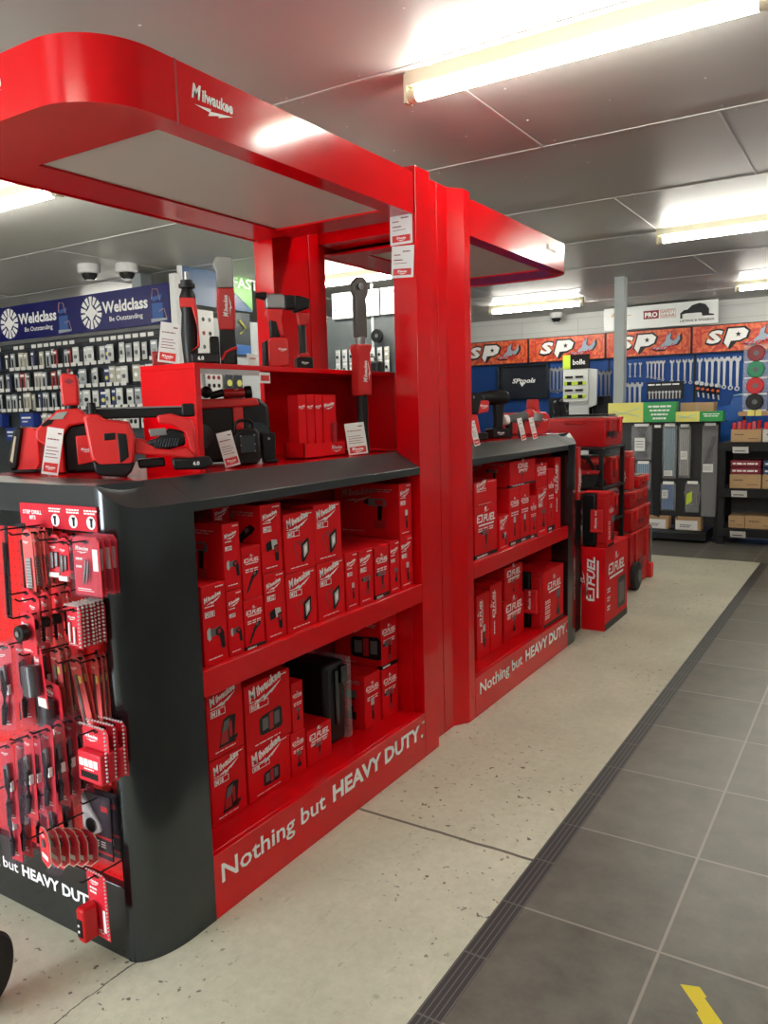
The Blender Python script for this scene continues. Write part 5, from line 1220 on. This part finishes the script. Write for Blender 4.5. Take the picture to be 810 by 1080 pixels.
for i in range(7):
    x = -4.26+.10*i
    if i in (3,): continue
    q = thingg('hanging_tool', (x, 11.55, 1.30+.02*(i%2)), 0, 'dark hanging tool in the row at the foot of the glasses stand', 'hand tool', 'tools at the foot of the glasses stand')
    g = G(); g.tube([(0,0,0),(.02,0,.10),(-.01,0,.20),(.03,0,.26)], [.022,.016,.014,.02]); build(g, 'handle', BLK if i%2 else STEEL, q)
    g = G(); g.cyl((.02,-.02,.24),(.04,.01,.27), .02, n=8); build(g, 'head', SILV, q)
g = G(); g.box(-4.35,-3.4,11.62,11.66,0,1.62); build(g, 'low_gondola', SHELFM, None, label='low dark gondola panel behind the glasses stand', cat='shelving')
# grey post
pst = G(); pst.box(-2.735,-2.615,9.42,9.54,0,H-.001); po = build(pst, 'steel_post', GALV, None, .008, label='square grey steel post between floor and ceiling behind the green boxes', cat='post', seg=3)
# ------------------------------------------------------------------ low rack with hanging bags
YR = 8.93
r = thingg('hanging_rack', (-2.08, YR, 0), 0, 'low black rack with perforated back, hung with clear bags', 'rack')
g = G(); g.box(-.58,.60,.06,.09,.17,1.284); build(g, 'back_panel', mat('black_perforated', (.014,.015,.017), .5, 0, 0, .3, 60), r)
g = G(); g.box(-.60,.52,-.10,.40,.03,.135); build(g, 'base', SHELFM, r, .004)
g = G(); g.box(-.60,.52,-.105,-.095,.10,.135); build(g, 'base_lip', DARK, r)
for x in (-.58, .58):
    g = G(); g.box(x-.02,x+.02,.05,.10,0,1.284); build(g, 'upright', SHELFM, r)
g = G(); g.box(-.60,.62,-.02,.40,1.285,1.295); build(g, 'top_shelf', SHELFM, r)
gB = 'clear bags hanging on the low black rack'
def bagp(x, z, w, h, label, inner=None, tag=(.2,.55,.6,.25), tint=None, blank=False):
    q = thingg('hanging_bag', (x, YR+.02, z), 0, label, 'bagged part', gB)
    g = G(); n = 7
    pts = [(-w/2,0),(w/2,0),(w/2+.004,-h*.5),(w/2-.002,-h),(-w/2+.004,-h),(-w/2-.003,-h*.5)]
    g.prism(pts, -.022, 0, 'xz'); build(g, 'bag', BAG, q, .006)
    g = G(); g.box(-w*.35,w*.35,-.026,-.0,-.012,.018); build(g, 'bag_header', WHT, q)
    if inner: g = G(); inner(g, w, h); build(g, 'contents', tint or BLK, q)
    if tag: g = G(); g.box(-w/2+w*tag[0], -w/2+w*(tag[0]+tag[2]), -.026,-.023, -h*tag[1]-h*tag[3]/2, -h*tag[1]+h*tag[3]/2); lb = build(g, 'bag_label', PAPER, q)
    if tag: g = G(); [g.box(-w/2+w*tag[0]+w*.05, -w/2+w*(tag[0]+tag[2])-w*.08, -.0268,-.026, -h*tag[1]+h*tag[3]*(.2-.2*k), -h*tag[1]+h*tag[3]*(.25-.2*k)) for k in range(3)]; build(g, 'label_print', GRY, lb)
    return q
ties = lambda g, w, h: [g.tube([(w*.3*math.sin(k*1.7),-.010,-h*.05),(w*.35*math.sin(k*2.3+1),-.010,-h*.5),(w*.3*math.sin(k*.9),-.010,-h*.92)], .006, 6) for k in range(7)]
strips = lambda g, w, h: [g.box(-w*.38+w*.13*k,-w*.30+w*.13*k,-.016,-.004,-h*.95,-h*.06) for k in range(6)]
bagp(-2.275, 1.262, .22, .38, 'wide bag of black ties with a white label, top left of the low rack', ties, (.18,.55,.5,.38))
bagp(-1.975, 1.262, .15, .58, 'bag of pale blue ties, second column of the low rack', strips, (.15,.9,.6,.10), mat('pale_blue_ties', (.22,.36,.44), .4))
bagp(-1.82, 1.25, .125, .56, 'long bag of pale grey ties, centre of the low rack', strips, (.2,.56,.55,.16), mat('pale_grey_ties', (.42,.41,.40), .4))
bagp(-1.565, 1.262, .155, .98, 'longest bag with a diagonal black strip, right end of the low rack', lambda g, w, h: g.prism([(.03,-.12),(.07,-.12),(-.02,-.42),(-.06,-.42)], -.018, -.006, 'xz'), (.1,.47,.65,.09))
bagp(-2.25, .85, .17, .30, 'blue and white bag below the bag of black ties', strips, None, SKYB)
bagp(-1.98, .63, .16, .30, 'blue and grey bag low in the second column', strips, (.1,.4,.4,.3), mat('mid_blue', (.08,.2,.5), .4))
q = bagp(-1.73, .64, .15, .32, 'clear bag of silver fasteners with a lime label, low on the rack', lambda g, w, h: [g.cyl((-.08+.04*k,-.01,-h*.3-.03*((k*3)%4)),(-.05+.03*k,-.012,-h*.75), .008, n=6) for k in range(5)], None, SILV)
g = G(); g.prism([(-.06,-.24),(.0,-.20),(.0,-.09),(-.055,-.12)], -.028, -.024, 'xz'); build(g, 'lime_label', LIME, q)
r = thingg('black_strap_bundle', (-2.10, YR+.03, 1.27), 0, 'long black strap bundle hanging between the first two bag columns', 'bagged part', gB)
g = G(); g.prism([(-.045,0),(.04,0),(.042,-.5),(.03,-1.02),(-.04,-1.0),(-.05,-.5)], -.02, .0, 'xz'); build(g, 'strap', mat('black_cloth', (.008,.008,.009), .8), r, .004)
g = G(); g.box(-.04,.03,-.022,-.02,-.035,-.005); build(g, 'header_tag', WHT, r)
r = thingg('parts_tray', (-2.06, YR-.09, .137), 0, 'cardboard tray with a white front label, left on the rack base', 'tray', 'cardboard trays on the low rack base')
g = G(); g.box(-.15,.11,0,.14,0,.006); g.box(-.15,.11,0,.004,0,.11); g.box(-.15,.11,.136,.14,0,.13); g.box(-.15,-.146,0,.14,0,.13); g.box(.106,.11,0,.14,0,.13); build(g, 'tray', CARD, r)
g = G(); g.box(-.145,.08,-.002,0,.005,.105); fl = build(g, 'front_label', PAPER, r)
g = G(); g.bars(-.10, .05, -.003, .12, .010, 2); build(g, 'label_lettering', GRY, fl, smooth=False)
t2 = copy_tree(r); t2.location = (-1.73, YR-.09, .137); t2['label'] = 'cardboard tray with a white front label, right on the rack base'
def gybox(x0, x1, ysplit, h, loc, label, lines):
    w = x1-x0; r = thingg('green_yellow_carton', loc, 0, label, 'carton', 'green and yellow cartons on the low rack')
    g = G(); g.box(0,ysplit,0,.12,0,h); build(g, 'yellow_half', YEL, r, .002)
    g = G(); g.box(ysplit,w,0,.12,0,h); gh = build(g, 'green_half', GRN, r, .002)
    g = G(); g.tube([(ysplit*.1,-.002,h*.35),(ysplit*.5,-.002,h*.5),(ysplit*.9,-.002,h*.75)], .004, 4); g.tube([(ysplit*.1,-.002,h*.6),(ysplit*.5,-.002,h*.45),(ysplit*.9,-.002,h*.3)], .004, 4); build(g, 'faded_picture', mat('pale_teal_print', (.45,.62,.50), .5), r)
    g = G()
    for k, t_ in enumerate(lines): g.bars(ysplit+(w-ysplit)*(.15+.05*k), h*(.78-.2*k)-.01, -.001, (w-ysplit)*(.7-.1*k), h*.09)
    build(g, 'lettering', WHT, gh, smooth=False); return r
gybox(-2.63,-1.90,.385,.215,(-2.635, YR-.04, 1.297), 'large green and yellow carton on the low rack, left of the plain one', ('3.6 x 8 GRIPPER TIES','GOODS INSIDE','100 PACK LOOSE','BLACK'))
gybox(-1.90,-1.43,.24,.105,(-1.895, YR-.10, 1.297), 'small flat green and yellow carton in front of the plain cardboard box', ('CABLE TIES','BULK'))
r = thingg('plain_carton', (-1.895, YR+.12, 1.297), 0, 'plain brown cardboard box behind the small green and yellow carton', 'carton')
g = G(); g.box(0,.34,0,.2,0,.20); g.box(.01,.33,-.004,0,.10,.198); build(g, 'box', CARD, r, .002)
g = G(); g.box(.16,.18,-.0055,-.004,.0,.2); build(g, 'tape', mat('parcel_tape', (.45,.33,.2), .3), r)
# shelving unit at the right edge
r = thingg('steel_shelving', (-.6, 9.1, 0), 0, 'charcoal steel shelving unit with cardboard boxes at the right edge', 'shelving')
for x in (-.87, .9):
    for y in (-.2, .28):
        g = G(); g.box(x,x+.07,y,y+.03,0,1.075); build(g, 'post', SHELFM, r, .002)
for z in (.13, .55, 1.03):
    g = G(); g.box(-.86,.96,-.21,.30,z-.045,z+.045-.0); g2 = g; build(g, 'shelf', SHELFM, r, .003)
g = G(); g.box(-.80,.9,.27,.275,.2,1.0); build(g, 'back_sheet', mat('shelf_back', (.12,.125,.13), .6), r)
for k, (z, lb) in enumerate(((.12,'lowest'),(.545,'middle'),(1.0,'top'))):
    q = thingg('shelf_label', (-1.33, 8.888, z-.03), 0, f'white plastic label on the {lb} shelf edge of the steel shelving', 'label', 'labels on the steel shelving'); q.rotation_euler = (R(20), 0, 0)
    g = G(); g.box(0,.15,-.012,-.008,0,.07); build(g, 'label_card', PAPER, q)
    g = G(); g.box(.02,.12,-.013,-.012,.02,.03); build(g, 'print', GRY, q)
gS = 'cardboard boxes on the steel shelving'
def sbox(x, z, w, h, label, top=None, y=8.93, m=CARD, d=.3):
    q = thingg('parts_carton', (x, y, z), 0, label, 'carton', gS)
    g = G(); g.box(0,w,0,d,0,h); build(g, 'box', m, q, .003)
    g = G(); g.bars(w*.12, h*.55, -.001, w*.3, h*.09); g.box(w*.55,w*.9,-.001,0,h*.25,h*.3); build(g, 'box_print', mat('brown_print', (.12,.08,.05), .6), q, smooth=False)
    if top is not None:
        for k in range(2):
            g = G(); g.box(.005,w-.005,.0,d,h+.002+.075*k,h+.070+.075*k); b_ = build(g, 'sleeve', (mat('wine_sleeve', (.22,.01,.03), .4), mat('navy_sleeve', (.02,.05,.13), .4))[top], q, .006)
            g = G(); g.bars(w*.08, h+.028+.075*k, -.0015, w*.8, .018); build(g, 'sleeve_lettering', WHT, b_, smooth=False)
    return q
sbox(-1.36,.177,.155,.125,'small brown carton at the left end of the lowest shelf')
sbox(-1.20,.177,.32,.13,'wide brown carton second on the lowest shelf')
sbox(-.87,.177,.25,.13,'brown carton at the photo edge on the lowest shelf')
sbox(-1.36,.597,.30,.145,'brown carton topped with wine red sleeves on the middle shelf', 0)
sbox(-1.05,.597,.30,.145,'brown carton topped with navy sleeves on the middle shelf', 1)
for k, (x, m_, w_) in enumerate(((-1.36, CARD, .29), (-1.06, mat('pale_carton', (.66,.64,.60), .5), .30))):
    q = sbox(x, 1.077, w_, .13, ('open brown tray of red packs on the top shelf','open white tray of red packs on the top shelf')[k], m=m_)
    for j in range(6):
        g = G(); g.box(.01+.047*j,.045+.047*j,.01+.02*(j%2),.06,.131,.20+.012*(j%3)); pk = build(g, 'red_pack', (TR2, PINK, TRED)[j%3], q, .005)
r = thingg('wood_board', (-1.30, 8.95, 1.345), 0, 'narrow timber board with yellow labels above the steel shelving', 'shelf')
g = G(); g.box(0,1.5,0,.33,0,.045); build(g, 'board', mat('pale_timber', (.45,.27,.14), .5, 0, 0, .2, 12), r, .004)
g = G(); g.box(.09,.15,-.003,0,.0,.06); g.box(.165,.22,-.003,0,.0,.06); build(g, 'yellow_label', YEL, r)
g = G(); g.box(.0,.03,.31,.33,-.269,0); build(g, 'board_leg', SHELFM, r); g = G(); g.box(1.4,1.43,.31,.33,-.269,0); build(g, 'board_leg', SHELFM, r)
r = thingg('flap_disc_strip', (-1.155, 9.02, 1.412), 0, 'clear strip of four coloured discs hanging above the steel shelving', 'disc pack')
g = G(); g.box(-.12,.12,0,.004,-.0,.66); build(g, 'strip', BAG, r, .003)
for k, (c_, m_) in enumerate((('maroon', MAROON), ('green', mat('green_disc', (.02,.25,.12), .5)), ('red', TRED), ('black', BLK))):
    z = .57-.165*k
    g = G(); g.lathe([(.02,-.02),(.075,-.02),(.085,-.012),(.085,0),(.02,0)], (0,0,z), 'y', 24); ds = build(g, f'{c_}_disc', m_, r)
    g = G(); g.cyl((0,-.024,z),(0,-.02,z), .026, n=14); build(g, 'hub', GRY, ds)
    g = G(); g.box(-.11,.11,-.004,0,z-.092,z-.078); build(g, 'size_label', PAPER, r)
r = thingg('blue_bin', (-1.42, 9.55, 0), 0, 'tall blue plastic bin with a curved lip behind the low rack', 'bin')
g = G(); pts = [(-.18,.0),(.10,.0),(.15,1.30),(.15,1.56),(-.02,1.56),(-.05,1.46),(-.2,1.44)]; g.prism(pts, 0, .14, 'xz'); build(g, 'bin_body', BLU2, r, .02, seg=3)
g = G(); g.tube([(-.02,0,1.56),(.06,-.01,1.57),(.15,0,1.56)], .010); build(g, 'lip', SKYB, r)
r = thingg('board_carton', (-1.0, 9.0, 1.3925), 0, 'brown cardboard box on the timber board at the photo edge', 'carton')
g = G(); g.box(0,.3,0,.18,0,.16); build(g, 'box', CARD, r, .003)
g = G(); g.box(.02,.28,.02,.16,.162,.24); build(g, 'blue_pack', SKYB, r, .005)
# ------------------------------------------------------------------ left side: welding bay
YW = 5.6
r = thingg('welding_bay', (-7.4, YW, 0), 0, 'grey pegboard bay under the navy banner at left', 'pegboard')
g = G(); g.box(-2.2,1.47,.02,.05,.2,2.36); build(g, 'panel', mat('grey_pegboard', (.045,.052,.062), .5, 0, 0, .25, 30), r)
g = G(); g.box(1.48,1.56,-.03,.04,0,2.86); build(g, 'white_end_post', mat('white_post', (.78,.78,.77), .5), r, .004)
g = G(); g.box(-2.2,1.47,-.01,.05,2.36,2.395); build(g, 'top_rail', GRY, r)
r = thingg('navy_banner', (-8.95, YW-.035, 2.40), 0, 'long navy welding banner with white lettering at left', 'banner')
g = G(); g.box(-.6,3.02,0,.02,0,.38); build(g, 'banner_panel', NAVY, r)
for ox in (.07, 1.51):
    g = G()
    for k in range(14):
        a0, a1 = R(360*k/14+4), R(360*(k+1)/14-4)
        g.poly([(.085*math.cos(a0),.085*math.sin(a0)),(.168*math.cos(a0),.168*math.sin(a0)),(.168*math.cos(a1),.168*math.sin(a1)),(.085*math.cos(a1),.085*math.sin(a1))], -.002, 0, (ox+.35, .19))
    g.poly([(.10*math.cos(R(45*i))*(1 if i%2==0 else .6), .10*math.sin(R(45*i))*(1 if i%2==0 else .6)) for i in range(8)], -.0021, 0, (ox+.35,.19))
    g.text('Weldclass', ox+.53, .17, -.002, .115, .03, w=.68); g.text('Be Outstanding', ox+.63, .08, -.002, .050, .01, w=.50)
    build(g, 'logo_and_lettering', WHT, r, smooth=False)
    g = G(); q = ox+1.25 if ox < 1 else ox+1.27
    g.box(q,q+.15,-.003,0,.05,.20); g.prism([(q+.02,.22),(q+.13,.24),(q+.15,.28),(q+.0,.26)], -.003, 0, 'xz'); build(g, 'product_photo', mat('mid_navy_print', (.03,.10,.32), .5), r)
    g = G(); g.tube([(q,-.004,.24),(q+.02,-.004,.34),(q+.09,-.004,.33),(q+.12,-.004,.22)], .004, 5); g.tube([(q+.10,-.004,.12),(q+.17,-.004,.14),(q+.2,-.004,.05)], .004, 5); build(g, 'cable_photo', mat('pale_red_print', (.55,.30,.28), .5), r)
    g = G(); g.prism([(q-.02,.02),(q+.2,.03),(q+.2,.05),(q-.02,.055)], -.0032, 0, 'xz'); build(g, 'bench_photo', mat('grey_print', (.35,.38,.42), .5), r)
# rows of small packets with ticket strips
pk = {}
cols_ = [mat('packet_cream', (.52,.50,.42), .35), mat('packet_grey', (.40,.43,.46), .3), mat('packet_pale', (.62,.63,.62), .3), mat('packet_dark', (.05,.05,.06), .3), mat('packet_navy', (.04,.06,.18), .4), mat('packet_red', (.35,.05,.05), .4), mat('packet_white', (.70,.71,.70), .3)]
def packet(ci, kind):
    if (ci, kind) in pk: return copy_tree(pk[(ci, kind)])
    r = pbase('hanging_packet')
    g = G(); w, h = (.070, .185) if kind else (.090, .17)
    g.prism([(-w/2,0),(w/2,0),(w/2,-h),(-w/2,-h)], -.012, 0, 'xz'); build(g, 'packet', cols_[ci], r, .003)
    g = G()
    if kind: g.cyl((0,-.016,-h*.9),(0,-.016,-h*.35), .008, n=8)
    else: g.cyl((0,-.020,-h*.6),(0,-.012,-h*.6), .022, n=12)
    build(g, 'contents', (SILV, BLK, cols_[0], WHT, SILV, BLK, YEL)[ci] if kind else (WHT, SILV, BLK, WHT, YEL, WHT, STEEL)[ci], r)
    g = G(); g.box(-w*.35,w*.35,-.014,-.012,-h*.24,-h*.1); build(g, 'header_label', WHT, r)
    pk[(ci, kind)] = r; return r
rn = random.Random(11)
rows = [2.28, 2.05, 1.82, 1.59]
RWN = ('top', 'second', 'third', 'lowest')
for ri, z in enumerate(rows):
    x = -9.0
    k = 0
    while x < -6.02:
        kind = 1 if x < -7.4 else 0
        ci = rn.choice([0,1,3,4,5,1] if kind else [2,6,1,2,6,4,0])
        if not (rn.random() < .03 or (ri == 3 and x < -8.08)):
            o = packet(ci, kind); o.location = (x, YW-rn.uniform(.01,.09), z-.03+rn.uniform(-.01,.01)); o.rotation_euler = (0, 0, R(rn.uniform(-15,15)))
            o['label'] = f'small packet in the {RWN[ri]} row under the navy welding banner, {"long and thin" if kind else "short with round part"}'
            o['category'] = 'hanging packet'; o['group'] = f'{"long" if kind else "short"} packets in the {RWN[ri]} row of the welding bay'
        x += rn.uniform(.078,.10) if kind else rn.uniform(.10,.118)
    tk = thingg('ticket_rail', (-7.5, YW-.12, z), 0, f'grey rail of white price tickets, {RWN[ri]} row of the welding bay', 'price rail', 'ticket rails of the welding bay')
    g = G(); g.box(-1.9,1.5,0,.012,-.004,.008); build(g, 'rail', SHELFM, tk)
    g = G()
    for j in range(30):
        if rn.random() < .85: g.box(-1.85+.11*j,-1.77+.11*j,-.002,0,.0,.038)
    t_ = build(g, 'tickets', PAPER, tk, smooth=False); t_['kind'] = 'stuff'
for k in range(3):
    q = thingg('blue_parts_box', (-8.95+.30*k, YW-.12, 1.42-.16*(k%2)), 0, ('blue box at the far left, low in the welding bay','blue box second from left, low in the welding bay','blue box third from left, low in the welding bay')[k], 'boxed part', 'blue boxes in the welding bay')
    g = G(); g.box(0,.24,0,.10,0,.15); build(g, 'box', mat('box_blue', (.02,.05,.30), .4), q, .004)
    g = G(); g.box(.03,.2,-.002,0,.09,.11); g.bars(.04, .05, -.002, .1, .015); build(g, 'lettering', WHT, q, smooth=False)
# side run with posters, facing +x
r = thingg('poster_run', (-5.95, 6.6, 0), 0, 'grey partition running back beside the welding bay', 'partition')
g = G(); g.box(-.06,-.01,-.9,.35,0,2.50); build(g, 'panel', mat('pale_partition', (.55,.58,.60), .6), r, .003)
r = thingg('fast_poster', (-5.93, 6.25, 2.60), S, 'big blue and green poster reading FAS behind the stick driver', 'poster')
g = G(); g.box(-.50,.52,0,.02,0,.46); build(g, 'board', mat('poster_blue', (.012,.075,.21), .4), r, .002)
g = G(); g.prism([(-.32,.46),(-.1,.46),(.18,.22),(.52,.02),(.52,.46)], -.003, 0, 'xz'); build(g, 'green_field', mat('poster_green', (.16,.50,.08), .4), r)
g = G(); g.text('FAST', .22, .24, -.0045, .11, .03, w=.40); build(g, 'lettering', WHT, r, smooth=False)
g = G(); g.box(-.53,-.50,-.01,.03,-.06,.50); g.box(-.52,.54,-.006,.024,.46,.48); build(g, 'frame', WHT, r)
for i, (y, z, w, h, lb) in enumerate(((6.02,2.10,.30,.46,'white poster with small product pictures, upper one on the partition'),(6.13,1.66,.24,.28,'white chart of coloured parts seen through the riser'))):
    q = thingg('product_poster', (-5.94, y, z), S, lb, 'poster')
    g = G(); g.box(-w/2,w/2,0,.004,0,h); build(g, 'sheet', PAPER, q)
    for j in range(3):
        for k in range(3):
            g = G(); g.cyl((-w*.3+w*.3*k,-.002,h*(.2+.3*j)), (-w*.3+w*.3*k,0,h*(.2+.3*j)), .022, n=10); build(g, 'picture', (MAROON, LIME, BLK)[(j+i)%3] if i else (BLK, GRY, MAROON)[(j+k)%3], q)
for i, (y, lb) in enumerate(((6.35, 'bagged blue and yellow part on the partition, left one'), (6.50, 'bagged blue and yellow part on the partition, right one'))):
    q = thingg('carded_part', (-5.94, y, 1.66), S, lb, 'carded part', 'carded parts on the partition')
    g = G(); g.box(-.055,.055,-.01,.0,0,.28); build(g, 'card', mat('card_dark', (.04,.05,.06), .4), q, .004)
    g = G(); g.box(-.045,.045,-.013,-.01,.02,.09); build(g, 'blue_print', mat('mid_blue2', (.04,.15,.45), .4), q)
    g = G(); g.cyl((0,-.02,.17),(0,-.01,.17), .035, n=12); build(g, 'part', YEL, q)
q = thingg('blue_card_display', (-5.94, 6.60, 2.12), S, 'dark card display with a blue foot, beside the small product poster', 'poster')
g = G(); g.box(-.13,.13,0,.01,0,.46); build(g, 'sheet', mat('card_dark', (.04,.05,.06), .4), q)
g = G(); g.box(-.12,.12,-.002,0,.02,.12); build(g, 'blue_foot', mat('mid_blue2', (.04,.15,.45), .4), q)
g = G(); g.tube([(-.05,-.01,.38),(.05,-.01,.3),(-.04,-.01,.24)], .012); build(g, 'chain_picture', YEL, q)
# far gondola through the red opening
YG = 7.62
r = thingg('dark_gondola', (-5.1, YG, 0), 0, 'dark slatted gondola seen between the red columns', 'shelving')
g = G(); g.box(-.45,.75,.0,.05,0,2.58); build(g, 'panel', mat('slate_panel', (.075,.085,.09), .5, 0, 0, .2, 12), r)
g = G(); g.box(-.50,-.45,-.02,.05,0,2.60); g.box(.17,.20,-.01,.0,0,2.9); build(g, 'upright', GALV, r)
g = G(); g.box(.05,.5,-.26,0,1.775,1.797); build(g, 'shelf', SHELFM, r)
for k, (x, w) in enumerate(((-5.44,.36),(-5.03,.22),(-4.78,.36))):
    q = thingg('product_photo_panel', (x, YG-.036, 2.585), 0, ('blue and white product photo panel, left between the red columns','pale product photo panel, middle between the red columns','blue and white product photo panel beside the right red column')[k], 'poster', 'photo panels on the dark gondola')
    m_ = bpy.data.materials.get('photo_print')
    if m_ is None:
        m_ = bpy.data.materials.new('photo_print'); m_.use_nodes = True; nt = m_.node_tree; b = nt.nodes['Principled BSDF']; tc = nt.nodes.new('ShaderNodeTexCoord'); vo = nt.nodes.new('ShaderNodeTexVoronoi'); vo.inputs['Scale'].default_value = 14
        rp = nt.nodes.new('ShaderNodeValToRGB'); rp.color_ramp.elements[0].position = .1; rp.color_ramp.elements[0].color = (.03,.10,.30,1); rp.color_ramp.elements[1].position = .55; rp.color_ramp.elements[1].color = (.75,.80,.82,1)
        nt.links.new(tc.outputs['Object'], vo.inputs['Vector']); nt.links.new(vo.outputs['Distance'], rp.inputs[0]); nt.links.new(rp.outputs[0], b.inputs['Base Color'])
    g = G(); g.box(0,w,0,.02,0,.25); build(g, 'photo', m_, q)
    g = G(); g.box(0,w,-.003,.02,-.035,.0); build(g, 'caption_strip', WHT, q)
for ri, z in enumerate((2.20, 2.06, 1.90)):
    for k in range(8):
        if ri == 2 and k >= 4: continue
        o = packet((2,6,2,0)[(k+ri)%4] if ri < 2 else (6,0,3,1)[k%4], 0); o.location = (-5.38+.095*k, YG-.03, z); o.rotation_euler = (0,0,R(-25)); o.scale = (1,1,.8)
        o['label'] = f'white packet on the dark gondola between the red columns, {("upper","middle","lower")[ri]} row'; o['category'] = 'hanging packet'; o['group'] = f'packets on the dark gondola, {("upper","middle","lower")[ri]} row'
q = thingg('black_wheel_display', (-4.82, YG-.05, 2.32), 0, 'round black cutting wheel display by the right red column', 'disc pack')
g = G(); g.cyl((0,-.03,0),(0,.0,0), .075, n=24); build(g, 'wheel', BLK, q, .004)
g = G(); g.cyl((0,-.034,0),(0,-.03,0), .022, n=14); build(g, 'hub', STEEL, q)
q = thingg('black_bag', (-4.86, YG-.20, 1.80), 0, 'rounded black bag low beside the right red column', 'tool bag')
g = G(); g.box(-.13,.13,0,.12,0,.24); build(g, 'bag_body', BLK, q, .03, seg=3)
g = G(); g.tube([(-.05,.06,.235),(-.04,.06,.29),(.04,.06,.29),(.05,.06,.235)], .008); build(g, 'handle', BLK, q)
q = thingg('hanging_spring', (-5.2, 7.0, H-.36), 0, 'thin cord with a round end hanging from the ceiling, seen between the columns', 'cord')
g = G(); g.tube([(0,0,.36),(.01,0,.25),(-.005,0,.12),(.03,0,.04)], .006, 6); build(g, 'cord', GRY, q)
g = G(); g.ball((.035,0,.0), .035); build(g, 'end_ball', GRY, q)
# grey post behind the banner, cameras
pst = G(); pst.box(-6.66,-6.52,5.75,5.9,0,H-.001); build(pst, 'steel_post', GALV, None, .008, label='grey steel post rising behind the navy banner under the cameras', cat='post', seg=3)
dm = None
for i, (x, y, lb) in enumerate(((-6.55,5.15,'white dome security camera, left of the pair above the navy banner'),(-6.25,5.35,'white dome security camera, right of the pair above the navy banner'),(-4.50,12.35,'small white dome security camera near the back wall over the orange banners'))):
    if dm is None:
        dm = pbase('dome_camera')
        g = G(); g.lathe([(.10,0),(.105,-.01),(.105,-.075),(.095,-.085)][::-1], n=28); build(g, 'camera_housing', mat('camera_white', (.72,.72,.71), .4), dm)
        g = G(); g.lathe([(.02,-.150),(.05,-.138),(.068,-.115),(.075,-.085)], n=24); build(g, 'dome', mat('smoked_dome', (.02,.02,.02), .08), dm)
        g = G(); g.lathe([(.02,-.152),(.038,-.147),(.036,-.143)], n=20); build(g, 'trim_ring', WHT, dm); o = dm
    else: o = copy_tree(dm)
    o.location = (x, y, H); o['label'] = lb; o['category'] = 'security camera'; o['group'] = 'dome cameras'
# ------------------------------------------------------------------ foreground bits
g = G()
pts = [(-.385,1.985),(-.34,2.0),(-.318,1.972),(-.322,1.966),(-.245,1.87),(-.26,1.80),(-.285,1.84),(-.33,1.905),(-.326,1.913)]
g.prism(pts, .0003, .0011, 'xy'); build(g, 'floor_tape', TAGM, None, label='torn piece of yellow tape stuck on a grey floor tile', cat='tape')
r = thingg('trolley_wheel', (-1.885, 1.005, .101), R(20), 'black rubber wheel at the lower left edge on the concrete', 'wheel')
g = G(); g.lathe([(.06,-.022),(.088,-.022),(.098,-.014),(.1,0),(.098,.014),(.088,.022),(.06,.022)], (0,0,0), 'x', 40); build(g, 'tyre', RUB, r)
g = G(); g.lathe([(.012,-.012),(.06,-.016),(.064,0),(.06,.016),(.012,.012)], (0,0,0), 'x', 30); build(g, 'rim', mat('rim_grey', (.45,.45,.45), .4), r)
g = G(); g.cyl((-.03,0,0),(.03,0,0), .012); build(g, 'axle', SILV, r)
